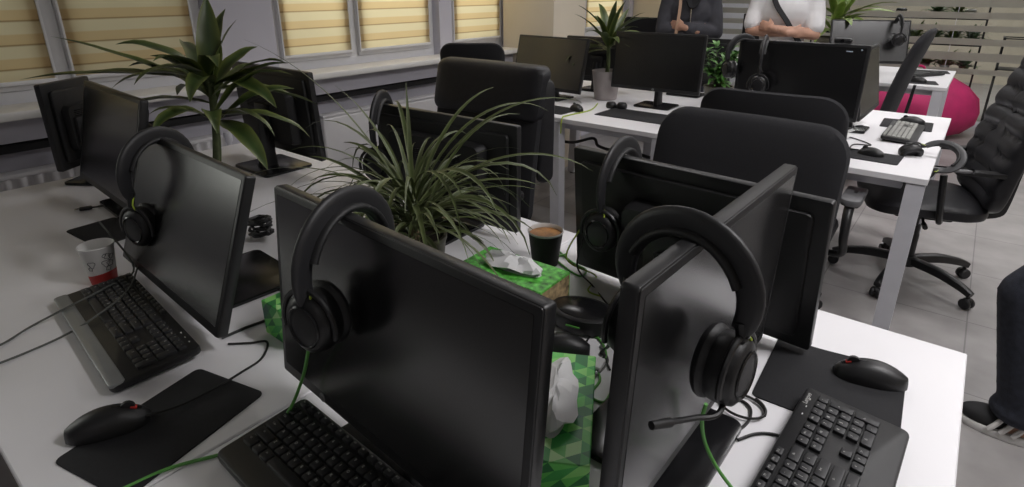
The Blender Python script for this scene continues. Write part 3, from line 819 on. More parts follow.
# ------------------------------------------------------------------ keyboards, mice, pads on the near desks
keyboard('keyboard with a silver front strip, nearest the paper cup', -1.252, .298, R(-4.5), .44, .150, palm='silver')
keyboard('black keyboard under the large middle screen, cut by the lower photo edge', -.535, .315, R(-2), .44, .148)
keyboard('black keyboard with white lettering, lying beside the near desk corner', -.046, .716, R(88), .445, .150, text='Lenovo')
mousepad('black mouse pad with a black mouse, in front of the tilted-back screen', x=-.895, y=.235, yaw=R(-76), w=.245, d=.165)
mousepad('black mouse pad with curled far edge, at the near desk corner', x=-.085, y=1.005, yaw=R(3), w=.215, d=.215, curl=.006)
mousepad('black mouse pad below the dim grey-green screen at the window end', x=-1.86, y=.46, yaw=R(5), w=.20, d=.13)
mouse('black mouse with a red mark on the pad before the tilted-back screen', -.955, .175, R(-24), .7432, wheelred=False)
mouse('black mouse with a red mark on the pad near the lettered keyboard', -.035, 1.065, R(106), .7432, wheelred=False)

# ------------------------------------------------------------------ headsets hung over the screens
headset('headset hung on the tilted-back screen behind the paper cup', (-1.445, .490, 1.072), R(20), drop=.185)
headset('headset with a green cable hung on the large middle screen', (-.635, .428, 1.118), R(12), drop=.138, s=.97)
headset('headset with a microphone boom hung on the edge-on screen near the desk corner', (-.215, .588, 1.143), R(84), wr=.072, drop=.158, s=.94, mic=[(-.035, .0, -.02), (-.07, .015, -.015), (-.105, .025, -.005)])
headset('headset hung on the ridged screen back in front of the high-back chair', (-.565, 1.092, 1.070), R(2), drop=.165)
headset('headset hung on the screen behind the spiky grass plant', (-1.425, 1.135, 1.072), R(32), drop=.17, s=1.08)
headset('headset at the far left corner of the jet black screen', (-.890, 2.86, 1.175), R(-35), drop=.165, s=.85, wire='black_wire')
headset('headset with a pale yoke, dangling in front of the jet black screen', (-.79, 2.86, 1.17), R(10), drop=.19, wire='black_wire')
headset('headset hung on the greyish purple screen of the farthest desk', (-.55, 5.44, 1.185), R(24), drop=.16, wire='black_wire')
yv = Vector((.10, -.15, -.11)).normalized(); zv = Vector((1, .25, .25)); zv = (zv - yv * zv.dot(yv)).normalized(); xv = yv.cross(zv)
ctr = Vector((-.15, 2.88, .775)) + yv * .085
headset('headset dropped over the second-row desk corner, one cup on the tabletop', tuple(ctr + zv * .135), 0, drop=.165, wr=.07, s=.9, rot=Matrix((xv, yv, zv)).transposed().to_euler())

# ------------------------------------------------------------------ tissue boxes
tissue_box('green leaf-print tissue box beside the black coffee cup', (-.715, .90, .74), R(2), (.225, .118, .075), 'leafprint', 'picture', poof=.55)
tissue_box('green triangle-print tissue box standing between the middle and edge-on screens', (-.395, .600, .74), R(119), (.245, .115, .072), 'tri', poof=.6)
tissue_box('green tissue box, only a sliver seen behind the middle screen window-side edge', (-.965, .575, .74), R(90), (.20, .11, .075), 'tri')
# ================================================================== CHAIRS
def chair(label, x, y, rz, bw=.5, top=1.05, bottom=.55, thick=.05, lean=.10, bmatn='leather', arms='black', quilt=False, headpanel=False, wings=False, seat_z=.46, base_rot=0, mesh_back=False, corner=.12, arm_z=.66, base=True, bz=0.22):
    o = thing('office_chair', label, 'chair', (x, y, 0), rz, 'black office chairs')
    h = top - bottom; cz = (top + bottom) / 2
    def bend(p):
        t = (p.z - bottom) / h
        return Vector((p.x, bz + p.y + lean * t * t + .05 * t - .10 * (p.x / bw) ** 2 * (1 if not headpanel else .5), p.z))
    ol = dense(rrect(bw, h, corner * .8, 7, 0, cz, corner), .03)
    b = MB()
    if quilt:
        gr = lambda xx, zz: .62 + .38 * abs(math.sin(PI * (zz - bottom) / .085)) ** .5
        b.pillow(dense(ol, .012), .075, .03, bend, 22, 4, groove=gr)
    else: b.pillow(ol, thick, thick * .6, bend, 8, 3.2)
    bk = b.obj('backrest', M[bmatn], o)
    if headpanel:
        hp = MB(); oh = dense(rrect(bw + .015, .215, .04, 5, 0, top - .10), .03)
        hp.pillow(oh, thick + .022, thick * .6 + .01, bend, 8, 4); hp.obj('head_panel', M['leather'], o)
    if wings:
        for sg in (-1, 1):
            w = MB(); w.pillow(rrect(.07, .42, .03, 5, 0, top - .25), .022, .022, None, 6, 3)
            w._xf(w.bm.verts[:], Matrix.Translation((sg * (bw / 2 - .004), bz + .045 + lean * .6, 0)) @ Matrix.Rotation(sg * R(55), 4, 'Z')); w.obj('side_wing', M['leather'], o)
    # frame behind, seat, tilt box
    fr = MB(); fr.tube([(0, bz - .10, seat_z - .06), (0, bz + .05, seat_z - .05), (0, bz + .085, bottom + .02), (0, bz + .11, bottom + h * .45)], [.03, .03, .028, .02], prof=[(-1, -.4), (1, -.4), (1, .4), (-1, .4)], smooth=5); fr.obj('back_support', M['nylon'], o)
    s = MB(); os_ = rrect(bw * .98, .48, .11, 7)
    def sb(p): return Vector((p.x, -p.z * 1.0 - .02, seat_z + p.y * -1 - .06 * max(0, (p.z - .10)) - .02 * (abs(p.x) / bw)))
    s.pillow(dense(os_, .03), .045, .04, sb, 8, 3.2); s.obj('seat', M['fabric' if not quilt else 'leather'], o)
    tb = MB(); tb.box((0, 0, seat_z - .065), (.20, .24, .05), .012); tb.obj('tilt_mechanism', M['nylon'], o)
    lv = MB(); lv.tube([(.05, 0, seat_z - .07), (.20, -.02, seat_z - .075)], .006, 8); lv.tube([(.20, -.02, seat_z - .075), (.25, -.025, seat_z - .075)], .011, 8); lv.obj('height_lever', M['nylon'], o)
    if arms:
        for sg in (-1, 1):
            ax = sg * (bw / 2 + .035)
            a = MB()
            if arms == 'loop':
                a.tube([(sg * .18, .02, seat_z - .06), (ax, .05, seat_z - .05), (ax + sg * .005, .10, arm_z - .12), (ax, .06, arm_z - .02), (ax, -.08, arm_z), (ax, -.20, arm_z - .035), (ax, -.245, arm_z - .10)], [.012, .014, .016, .018, .018, .016, .012], 10, smooth=5)
            elif arms == 'flat':
                a.box((sg * (bw / 2 - .02), .12, arm_z - .012), (.05, .18, .02), .005); a.tube([(sg * (bw / 2 - .01), .02, seat_z - .04), (ax, .0, seat_z + .02), (ax, -.02, arm_z - .02)], .014, 8, smooth=4)
            else:
                a.tube([(sg * .16, .02, seat_z - .06), (ax, .02, seat_z - .06), (ax, .02, arm_z - .02)], [.018, .02, .018], prof=[(-1, -.5), (1, -.5), (1, .5), (-1, .5)], smooth=4)
            ar = a.obj('armrest', M['nylon'], o)
            p = MB(); op = rrect(.075 if arms != 'flat' else .05, .26, .03, 5)
            p.prism(op, 0, .028 if arms != 'flat' else .016, .008)
            if arms == 'loop':
                for v in p.bm.verts: v.co.z -= 2.1 * max(0, -v.co.y - .02) ** 2 + .8 * max(0, v.co.y - .05) ** 2
            p._xf(p.bm.verts[:], Matrix.Translation((ax, -.05, arm_z)))
            p.obj('arm_pad', M['greyarm' if arms in ('loop', 'flat') else 'nylon'], ar)
    if base:
        g = MB(); g.lathe([(.0, .10), (.028, .10), (.028, .25), (.024, .26), (.024, .30), (.014, .30), (.014, seat_z - .085), (0, seat_z - .085)], (0, 0, 0), 18); g.obj('gas_lift', M['nylon'], o)
        st = MB(); st.lathe([(.0, .085), (.045, .085), (.05, .10), (.04, .135), (0, .135)], (0, 0, 0), 20)
        for k in range(5):
            a = base_rot + 2 * PI * k / 5; d = Vector((math.cos(a), math.sin(a), 0))
            st.tube([d * .03 + Vector((0, 0, .112)), d * .16 + Vector((0, 0, .112)), d * .27 + Vector((0, 0, .092)), d * .325 + Vector((0, 0, .072))], [.024, .024, .020, .016], prof=[(-1, -.55), (-.7, -.8), (.7, -.8), (1, -.55), (.8, .7), (.4, .95), (-.4, .95), (-.8, .7)], smooth=4)
        sb_ = st.obj('star_base', M['nylon'], o)
        for k in range(5):
            a = base_rot + 2 * PI * k / 5; d = Vector((math.cos(a), math.sin(a), 0)); q = d * .315
            c = MB(); c.tube([q + Vector((0, 0, .075)), q + Vector((0, 0, .045))], .008, 8)
            for sg in (-1, 1):
                c.lathe([(.0, -.009), (.024, -.009), (.026, -.005), (.026, .005), (.022, .009), (0, .009)], (0, 0, 0), 16, mtx=Matrix.Translation(q + Vector((-d.y, d.x, 0)) * .013 * sg + Vector((0, 0, .027)) + d * .0) @ Matrix.Rotation(a, 4, 'Z') @ Matrix.Rotation(PI / 2, 4, 'X'))
            c.ball(q + Vector((0, 0, .042)), (.02, .02, .014), 12, 6); c.obj('caster', M['nylon'], o)
    return o
chair('wide black chair with a smooth leather head panel, behind the spiky grass plant', -1.565, 1.53, 0, bw=.56, top=1.11, bottom=.50, headpanel=True, wings=True, arms='black', lean=.05, bmatn='fabric', corner=.05, thick=.045, base_rot=.3)
chair('black rounded high-back chair behind the ridged screen back', -.525, 1.51, R(-3), bw=.58, top=1.035, bottom=.42, lean=.05, corner=.09, thick=.04, bmatn='fabric', arms=None, base_rot=.5)
chair('black chair seen from behind, with a curved grey armrest, facing the jet black screen', -.565, 2.46, PI + R(2), bw=.51, top=1.055, bottom=.50, lean=.04, corner=.09, arms='loop', arm_z=.62, bmatn='fabric', base_rot=.2)
chair('small-looking black chair by the sill, in front of the beige pillar window', -2.40, 2.66, PI + R(38), bw=.36, top=1.12, bottom=.58, corner=.07, arms=None, bmatn='fabric')
chair('distant black chair against the beige pillar, above the olive screen', -2.47, 5.38, PI, bw=.44, top=1.15, bottom=.60, corner=.06, arms='black', bmatn='fabric')
chair('black quilted leather chair with flat metal arms, cut by the photo edge', -.08, 3.30, R(-74), bw=.52, top=1.24, bottom=.46, lean=.16, quilt=True, arms='flat', arm_z=.66, corner=.12, seat_z=.45, base_rot=R(-30), bz=.24)
chair('slim black chair seen edge-on, in front of the pink bean bag', -.64, 4.76, R(-90), bw=.44, top=1.15, bottom=.48, lean=.10, corner=.09, arms=None, bmatn='fabric')

# ================================================================== PLANTS
def leaf(mb, base, az, elev, length, width, droop, lay, fold=.25, n=10, twist=0.0, wav=0.0):
    """A strap leaf: centre line and two halves folded along the midrib; 'edge' grows to the margins."""
    p = Vector(base); e = elev; rows = []
    step = length / n
    for i in range(n + 1):
        t = i / n
        d = Vector((math.cos(az) * math.cos(e), math.sin(az) * math.cos(e), math.sin(e)))
        side = Vector((-math.sin(az), math.cos(az), 0)); nrm = side.cross(d) * -1
        side = (side * math.cos(twist * t) + nrm * math.sin(twist * t)).normalized()
        w = width * .5 * (min(1, t / .22) ** .7 if t < .22 else 1) * (max(0, 1 - ((t - .35) / .65) ** 2.2) if t > .35 else 1) * (.45 + .55 * min(1, t / .3)) + .0006
        up = d.cross(side) * -1
        if up.z < 0: up = -up
        f = fold * w + wav * w * math.sin(t * 17)
        rows.append([(p - side * w + up * f, 1), (p - side * w * .62 + up * f * .5, .35), (p.copy(), 0.05), (p + side * w * .62 + up * f * .5, .35), (p + side * w + up * f * (1 - .3 * wav), 1)])
        p = p + d * step; e -= droop / n * (.4 + 1.2 * t)
    vs = []
    for r in rows:
        q = []
        for c, a in r:
            v = mb.bm.verts.new(c); v[lay] = a; q.append(v)
        vs.append(q)
    for a, b in zip(vs, vs[1:]):
        for i in range(4): mb.bm.faces.new((a[i], a[i + 1], b[i + 1], b[i]))

def pot(o, prof, m, soil_r, soil_z):
    b = MB(); b.lathe(prof, (0, 0, 0), 36, cap=False); b.obj('pot', M[m], o)
    s = MB(); s.lathe([(.0005, soil_z + .006), (soil_r * .6, soil_z + .004), (soil_r, soil_z)], (0, 0, 0), 24, cap=False); s.obj('soil', M['soil'], o)

# the broad-leaved plant
o = thing('potted_dracaena', 'broad-leaved variegated plant rising between the two window-end screens', 'plant', (-1.83, .75, .74))
pot(o, [(.0005, 0), (.060, 0), (.065, .004), (.075, .08), (.078, .085), (.078, .092), (.072, .092), (.068, .075), (.0005, .07)], 'potbrown', .068, .075)
st = MB()
heads = [(Vector((-.02, .07, .385)), 1.0), (Vector((.055, .03, .30)), .8), (Vector((-.06, .09, .335)), .85)]
for h, s in heads: st.tube([(h.x * .5, h.y * .5, .10), (h.x * .8, h.y * .8, .2), tuple(h)], [.013 * s, .012 * s, .010 * s], 10, smooth=5)
st.obj('stem', M['stem'], o)
lv = MB(); lay = lv.bm.verts.layers.float.new('edge'); rnd = random.Random(3)
vr = AZ                                   # azimuth of the camera's right-hand direction on the ground
spec = [  # (head, azimuth relative to the photo's rightward direction, elevation, length, width, droop)
 (0, 178, 24, .50, .046, .25), (0, 165, 38, .32, .05, 1.1), (0, 183, 6, .56, .066, .30), (0, 20, -5, .32, .064, .5), (1, -40, 0, .30, .06, 1.1), (1, 20, 5, .30, .06, 1.2), (2, 140, 15, .28, .055, 1.1), (0, 100, 82, .27, .07, .35), (0, 60, 50, .22, .05, .9), (0, 8, 36, .27, .06, .75), (0, -8, 22, .28, .062, .70),
 (0, 20, 10, .26, .06, 1.0), (0, -30, 15, .30, .06, 1.25), (0, -80, 30, .26, .058, 1.7), (0, -120, 35, .26, .06, 1.6), (0, -150, 25, .27, .06, 1.3), (0, 130, 40, .3, .06, 1.0), (0, 60, 30, .3, .055, 1.0),
 (1, -20, 15, .24, .05, 1.5), (1, -60, 30, .22, .05, 1.7), (1, 30, 40, .25, .05, 1.1), (1, -110, 35, .22, .05, 1.8), (1, 5, 55, .26, .052, 1.0), (2, 185, 15, .30, .055, .9), (2, 150, 45, .26, .05, 1.0), (2, 120, 25, .24, .05, 1.4), (2, 110, 55, .25, .05, .9),
 (0, -55, 45, .27, .055, 1.6), (0, -100, 60, .25, .055, 1.6), (0, 200, 55, .28, .055, 1.3), (0, 85, 70, .27, .05, .7), (0, -170, 62, .22, .05, 1.2), (1, -150, 45, .2, .045, 1.5), (0, 35, 75, .24, .05, .6)]
for h, a, e, L, w, dr in spec:
    leaf(lv, heads[h][0] + Vector((rnd.uniform(-.01, .01), rnd.uniform(-.01, .01), rnd.uniform(-.05, .01))), R(a) + vr, R(e), L, w, dr, lay, .28, 12, rnd.uniform(-.5, .5), .10)
lv.obj('foliage', M['dracaena'], o)

# the spiky grass plant
o = thing('potted_grass_plant', 'spiky grass-like plant with long arching blades, behind the middle screen', 'plant', (-.955, .83, .74))
pot(o, [(.0005, 0), (.055, 0), (.06, .004), (.072, .10), (.075, .105), (.075, .115), (.068, .115), (.064, .10), (.0005, .095)], 'potbrown', .064, .10)
st = MB()
crowns = [Vector((0, 0, .17)), Vector((.03, -.025, .145)), Vector((-.03, .02, .15))]
for h in crowns: st.tube([(h.x * .5, h.y * .5, .08), tuple(h)], [.011, .009], 8)
st.obj('stem', M['bark'], o)
lv = MB(); lay = lv.bm.verts.layers.float.new('edge'); rnd = random.Random(11)
for k in range(150):
    h = crowns[k % 3]; e = rnd.uniform(10, 68)
    L = rnd.uniform(.20, .40) * (1.1 if e > 45 else .9)
    leaf(lv, h + Vector((rnd.uniform(-.012, .012), rnd.uniform(-.012, .012), rnd.uniform(-.04, .02))), rnd.uniform(0, 2 * PI), R(e), L, rnd.uniform(.006, .0125), rnd.uniform(1.3, 2.6) * (1.2 if e > 45 else .75), lay, .3, 11, rnd.uniform(-1, 1))
for a, e, L, dr in ((172, 64, .54, .85), (150, 70, .36, .9), (100, 84, .30, .35), (50, 66, .40, 1.2), (12, 62, .50, 1.5), (-5, 45, .46, 1.5), (30, 66, .48, 1.9), (188, 40, .45, 1.5), (200, 28, .40, 1.2), (-60, 60, .34, 1.8), (-100, 55, .34, 2.0), (-140, 60, .36, 2.0)):
    leaf(lv, crowns[0], R(a) + vr, R(e), L, .010, dr, lay, .3, 16, .4)
lv.obj('foliage', M['grassleaf'], o)

def dracaena_small(label, x, y, z, s=1.0, m='dracaena', seed=1, n=26, potm='potgrey', loc_h=.26):
    o = thing('potted_plant', label, 'plant', (x, y, z))
    pot(o, [(.0005, 0), (.055 * s, 0), (.06 * s, .004), (.078 * s, .15 * s), (.08 * s, .155 * s), (.073 * s, .155 * s), (.07 * s, .135 * s), (.0005, .13 * s)], potm, .07 * s, .135 * s)
    st = MB(); st.tube([(0, 0, .12 * s), (.004, .004, .2 * s), (0, 0, loc_h * s)], [.012 * s, .011 * s, .009 * s], 8, smooth=4); st.obj('stem', M['stem'], o)
    lv = MB(); lay = lv.bm.verts.layers.float.new('edge'); rnd = random.Random(seed)
    for k in range(n):
        e = rnd.uniform(0, 78); leaf(lv, (0, 0, (loc_h + rnd.uniform(-.05, .03)) * s), k * 2.4 + rnd.uniform(-.3, .3), R(e), rnd.uniform(.18, .29) * s, rnd.uniform(.034, .046) * s, rnd.uniform(.4, 1.4), lay, .25, 8, rnd.uniform(-.4, .4))
    lv.obj('foliage', M[m], o); return o
dracaena_small('small dracaena in a pale grey pot, between the two olive screens', -1.80, 3.20, .74, 1.15, seed=5, n=30, loc_h=.30)
dracaena_small('tall pale green plant beside the person in the white T-shirt', -1.02, 5.62, .74, 1.75, 'palegreen', 8, 26, 'potbrown', .22)

o = thing('potted_bush', 'dense green bushy plant behind the olive screen with a pale dot', 'plant', (-1.19, 3.47, .74))
pot(o, [(.0005, 0), (.06, 0), (.085, .10), (.088, .11), (.08, .11), (.075, .09), (.0005, .085)], 'potbrown', .075, .09)
st = MB(); rnd = random.Random(4); tips = []
for k in range(14):
    a = rnd.uniform(0, 2 * PI); r = rnd.uniform(.03, .11); hh = rnd.uniform(.14, .30); tp = Vector((math.cos(a) * r * 1.15, math.sin(a) * r * 1.15, hh * 1.1)); tips.append(tp)
    st.tube([(math.cos(a) * .02, math.sin(a) * .02, .08), tuple(tp * .6 + Vector((0, 0, .05))), tuple(tp)], [.004, .003, .002], 6)
st.obj('stem', M['stem'], o)
lv = MB(); lay = lv.bm.verts.layers.float.new('edge')
for tp in tips:
    for k in range(26): leaf(lv, tp * rnd.uniform(.45, 1.0) + Vector((0, 0, .03)), rnd.uniform(0, 2 * PI), R(rnd.uniform(-20, 60)), rnd.uniform(.04, .075), rnd.uniform(.016, .026), rnd.uniform(.3, 1.5), lay, .2, 4)
lv.obj('foliage', M['bush'], o)

# ================================================================== FAR THINGS
def bean_bag():
    o = thing('bean_bag', 'big pink bean bag slumped on the floor behind the farthest desk', 'bean bag', (-.48, 7.12, 0))
    b = MB(); rr = []; n = 48
    prof = [(.02, .004), (.30, .0), (.42, .04), (.50, .14), (.52, .24), (.48, .36), (.40, .46), (.27, .54), (.12, .58), (.015, .585)]
    for r, z in prof:
        rr.append([Vector((math.cos(2 * PI * i / n) * r * (1.08 + .05 * math.sin(2 * PI * i / n * 3 + z * 6) + .02 * math.sin(2 * PI * i / n * 9 + z * 20)), math.sin(2 * PI * i / n) * r * .92 * (1 + .04 * math.sin(2 * PI * i / n * 5 + 1)), z * (1 + .10 * math.cos(2 * PI * i / n + .6)) if z > .2 else z)) for i in range(n)])
    b.rings(rr); bg = b.obj('bag', M['pink'], o)
    sm = MB()
    for k in range(6):
        i = k * 8; sm.tube([r[i] * 1.004 + Vector((0, 0, .002)) for r in rr[1:-1]], .0045, 6)
    sm.obj('seam_piping', M['pink'], o)
    h = MB(); h.tube([(-.05, 0, .60), (-.03, 0, .66), (.05, .02, .66), (.07, .02, .60)], .012, 8, smooth=5); h.obj('carry_loop', M['pink'], o)
bean_bag()

def rack(label, x0, x1, y, zs, posts_z, d=.30):
    o = thing('shelf_rack', label, 'shelf', ((x0 + x1) / 2, y, 0), 0, 'plant racks behind the glass')
    w = x1 - x0
    for sx in (-1, 1):
        for sy in (-1, 1):
            p = MB(); p.box((sx * (w / 2 - .012), sy * d / 2, posts_z / 2), (.018, .018, posts_z), .002); p.obj('post', M['dark'], o)
    for z in zs: s = MB(); s.box((0, 0, z - .005), (w - .01, d + .01, .010), .002); s.obj('shelf_board', M['dark'], o)
    t = MB()
    for sy in (-1, 1): t.box((0, sy * d / 2, posts_z - .006), (w, .012, .012), .002)
    for sx in (-1, 1): t.box((sx * (w / 2 - .012), 0, posts_z - .011), (.022, d, .022), .002)
    t.obj('top_frame', M['dark'], o)
rack('long black rack of plants behind the striped glass', -1.75, -.02, 8.42, (.20, .50, .80, 1.08), 1.26)
rack('black metal rack at the photo edge, behind the glass next to the quilted chair', .14, 1.25, 8.10, (.10, .55, .60), .915)
def shelf_plant(x, y, z, seed, m, s=1.0):
    rnd = random.Random(seed)
    where = {.80: 'upper', .50: 'middle', 1.08: 'top'}.get(z, 'low')
    o = thing('shelf_plant', 'leafy green potted plant on the %s shelf behind the striped glass' % where, 'plant', (x, y, z), rnd.uniform(0, 6), 'plants on the %s shelf behind the glass' % where)
    pot(o, [(.0005, 0), (.035, 0), (.05, .065), (.051, .07), (.046, .07), (.043, .055), (.0005, .05)], rnd.choice(['potgrey', 'white', 'potbrown']), .043, .055)
    lv = MB(); lay = lv.bm.verts.layers.float.new('edge')
    for k in range(46):
        leaf(lv, (rnd.uniform(-.02, .02), rnd.uniform(-.02, .02), .05), rnd.uniform(0, 2 * PI), R(rnd.uniform(15, 85)), rnd.uniform(.08, .15) * s, rnd.uniform(.024, .044), rnd.uniform(.6, 2.0), lay, .2, 5)
    lv.obj('foliage', M[m], o)
k = 0
for z, xs in ((1.08, (-.50, -.30)), (.80, (-.84, -.66, -.48, -.30, -.12)), (.50, (-.70, -.50, -.31, -.13))):
    for x in xs: k += 1; shelf_plant(x, 8.36, z, k, 'bush' if k % 2 else 'palegreen', 1.6)
rnd = random.Random(2)
for i, (x, z) in enumerate([(-1.55, .8), (-1.35, .8), (-1.16, .8), (-1.5, .5), (-1.25, .5), (-1.02, .5), (-.9, .2), (-.62, .2), (-.35, .2), (-.12, .2), (-1.45, 1.08), (-1.1, 1.08), (-.85, 1.08), (-.2, 1.08)]):
    b = MB(); s = .05 + .02 * rnd.random(); b.lathe([(.0005, 0), (s * .8, 0), (s, s * .5), (s * .95, s * 1.5), (s * .7, s * 1.7), (.0005, s * 1.6)], (0, 0, 0), 20, cap=False)
    ob = b.obj('storage_jar', M['rackwhite' if i % 2 else 'dark'], None); ob.location = (x, 8.42, z)
    tag(ob, ('pale' if i % 2 else 'dark') + ' round jar among the plants behind the striped glass', 'jar', ('pale' if i % 2 else 'dark') + ' jars behind the glass')
# ================================================================== PEOPLE
def finger(mb, base, d, up, L, r, curl):
    """Three bones, bending towards -up."""
    p = Vector(base); d = Vector(d).normalized(); up = Vector(up).normalized(); ax = d.cross(up).normalized()
    pts, rs = [p.copy()], [r]
    for i, f in enumerate((.45, .31, .24)):
        d = Matrix.Rotation(-curl * (.7 + .3 * i), 3, ax) @ d
        p = p + d * L * f; pts.append(p.copy()); rs.append(r * (.95 - .1 * i))
    limb(mb, pts, rs, 8)
def hand(mb, wrist, d, up, side, curl=.35):
    """Palm along d, back of the hand towards up, thumb on the given side (+1/-1 along d x up)."""
    d = Vector(d).normalized(); up = Vector(up); up = (up - d * up.dot(d)).normalized(); s = d.cross(up).normalized() * side
    w = Vector(wrist); rot = Matrix((s, d, up)).transposed()
    mb.ball(w + d * .045, (.040, .052, .015), 14, 10, rot)
    limb(mb, [w - d * .02, w + d * .02], [.026, .024], 10)
    for k, (off, L) in enumerate(((.030, .072), (.010, .080), (-.010, .074), (-.029, .058))):
        finger(mb, w + d * (.085 - abs(k - 1.2) * .004) + s * off, d, up, L, .0085 - .0006 * k, curl)
    finger(mb, w + d * .025 + s * .034, d * .92 + s * .40, up, .062, .0098, curl * .7)

def person(label, x, y, yaw, arms='crossed', top='tee', height=1.70, group=None, hair_long=False, stride=0.0, extras=None, kf=0.0, hem=0.0):
    o = thing('person', label, 'person', (x, y, 0), yaw)
    k = height / 1.70; V = lambda a, b, c: Vector((a, b, c)) * k
    b = MB()
    # legs
    for sg in (-1, 1):
        f = stride * sg
        limb(b, [V(sg * .095, 0, .92), V(sg * .10, -.012 - f * .5 - kf, .49), V(sg * .105, .02 - f - hem, .09)], [.088 * k, .056 * k, .040 * k])
        if not hem: b.ball(V(sg * .10, .02 - f * .75 - kf * .65 - hem * .4, .34), (.050 * k, .050 * k, .10 * k)); 
        b.ball(V(sg * .105, -.06 - f, .04), (.040 * k, .115 * k, .035 * k))
    b.ball(V(0, .01, .95), (.165 * k, .115 * k, .12 * k)); b.ball(V(0, 0, 1.08), (.140 * k, .098 * k, .13 * k)); b.ball(V(0, .0, 1.27), (.168 * k, .112 * k, .17 * k)); b.ball(V(0, .005, 1.38), (.170 * k, .085 * k, .07 * k))
    limb(b, [V(0, .01, 1.42), V(0, -.008, 1.53)], [.060 * k, .054 * k])
    # head
    b.ball(V(0, -.005, 1.605), (.075 * k, .092 * k, .110 * k)); b.ball(V(0, -.040, 1.555), (.052 * k, .055 * k, .055 * k))
    limb(b, [V(0, -.097, 1.612), V(0, -.116, 1.578)], [.009 * k, .015 * k], 8)
    for sg in (-1, 1): b.ball(V(sg * .077, .006, 1.598), (.010 * k, .020 * k, .032 * k)); b.ball(V(sg * .034, -.082, 1.625), (.022 * k, .016 * k, .007 * k))
    b.ball(V(0, -.088, 1.542), (.024 * k, .014 * k, .007 * k))
    # arms
    if arms == 'crossed':
        E = {-1: V(-.225, -.055, 1.125), 1: V(.225, -.055, 1.105)}
        W = {-1: V(.07, -.165, 1.120), 1: V(-.05, -.195, 1.150)}
        for sg in (-1, 1):
            limb(b, [V(sg * .180, .005, 1.385), V(sg * .205, -.005, 1.26), E[sg]], [.053 * k, .048 * k, .040 * k])
            limb(b, [E[sg], E[sg].lerp(W[sg], .35), W[sg]], [.040 * k, .042 * k, .028 * k])
        hand(b, W[-1], (V(.20, -.10, 1.125) - W[-1]), (.2, -1, .1), -1, .35)
        hand(b, W[1], (V(-.20, -.11, 1.185) - W[1]), (-.2, -1, .15), 1, .4)
    else:
        for sg in (-1, 1):
            el = V(sg * .235, .02, 1.10); wr = V(sg * .245, -.05, .86)
            limb(b, [V(sg * .180, .005, 1.385), V(sg * .21, .015, 1.25), el], [.053 * k, .048 * k, .040 * k]); limb(b, [el, el.lerp(wr, .35), wr], [.040 * k, .041 * k, .027 * k])
            hand(b, wr, (0, -.15, -1), (sg, .1, 0), -1 if sg > 0 else 1, .3)
    body = remesh(b, 'body', M['skin'], o, .0062, 5)
    for sg in (-1, 1):
        e = MB(); e.ball(V(sg * .032, -.0825, 1.608), (.0125 * k, .009 * k, .0085 * k)); e.obj('eye', M['white'], body)
        p = MB(); p.ball(V(sg * .032, -.0905, 1.608), (.0055 * k, .003 * k, .0055 * k), 12, 8); p.obj('iris', M['hair'], body)
        w = MB(); w.tube([V(sg * .015, -.094, 1.627), V(sg * .034, -.094, 1.633), V(sg * .052, -.082, 1.626)], .0035 * k, 6, smooth=4); w.obj('eyebrow', M['hair'], body)
    m = MB(); m.ball(V(0, -.0985, 1.545), (.022 * k, .007 * k, .0045 * k)); m.ball(V(0, -.0975, 1.538), (.018 * k, .007 * k, .005 * k)); m.obj('mouth', M['skinlip'], body)
    h = MB(); h.ball(V(0, .022, 1.640), (.088 * k, .098 * k, .092 * k)); h.ball(V(0, .05, 1.585), (.080 * k, .068 * k, .09 * k))
    if hair_long:
        for sg in (-1, 1): limb(h, [V(sg * .072, .01, 1.60), V(sg * .085, -.005, 1.49), V(sg * .075, -.06, 1.36)], [.026 * k, .03 * k, .02 * k])
        h.ball(V(0, .075, 1.50), (.09 * k, .045 * k, .14 * k))
    remesh(h, 'hair', M['hair'], o, .008, 3)
    # trousers
    t = MB()
    for sg in (-1, 1):
        f = stride * sg
        limb(t, [V(sg * .095, 0, .92), V(sg * .10, -.012 - f * .5 - kf, .49), V(sg * .106, .03 - f - hem, .125)], [.104 * k, .080 * k, .076 * k])
        t.ball(V(sg * .106, .022 - f - hem, .10), (.078 * k, .085 * k, .05 * k)); t.ball(V(sg * .103, -.02 - f * .9 - kf * .2, .19), (.082 * k, .080 * k, .028 * k)); t.ball(V(sg * .103, .0 - f * .8 - kf * .5, .30), (.082 * k, .078 * k, .03 * k))
    t.ball(V(0, .012, .95), (.182 * k, .130 * k, .125 * k)); remesh(t, 'trousers', M['denim'], o, .010, 4)
    # shoes
    for sg in (-1, 1):
        f = stride * sg; q = V(sg * .105, -.045 - f, 0)
        ol = [(q.x + math.cos(a) * .048 * k * (1 if math.sin(a) > 0 else 1.05) * (1 - .10 * (math.sin(a) > .3)), q.y + math.sin(a) * .142 * k) for a in [2 * PI * i / 28 for i in range(28)]]
        so = MB(); so.prism(ol, .0, .028 * k, .006); sole = so.obj('shoe_sole', M['sole'], None)
        up = MB(); up.ball(q + V(0, -.055, .045), (.044 * k, .082 * k, .036 * k)); up.ball(q + V(0, .06, .055), (.041 * k, .075 * k, .052 * k)); limb(up, [q + V(0, .0, .07), q + V(0, .05, .095)], [.04 * k, .042 * k])
        sh = remesh(up, 'shoe', M['shoe'], o, .006, 3); sole.parent = sh
        for side in (-1, 1):
            for j in range(3):
                yy = -.035 + j * .03; sp = MB()
                sp.tube([q + V(side * .050, yy - .02, .028), q + V(side * .049, yy - .006, .052), q + V(side * .036, yy + .012, .082)], .008 * k, 6, smooth=4); sp.obj('stripe', M['sole'], sh)
        lc = MB(); lc.ball(q + V(0, -.0, .093), (.026 * k, .040 * k, .016 * k))
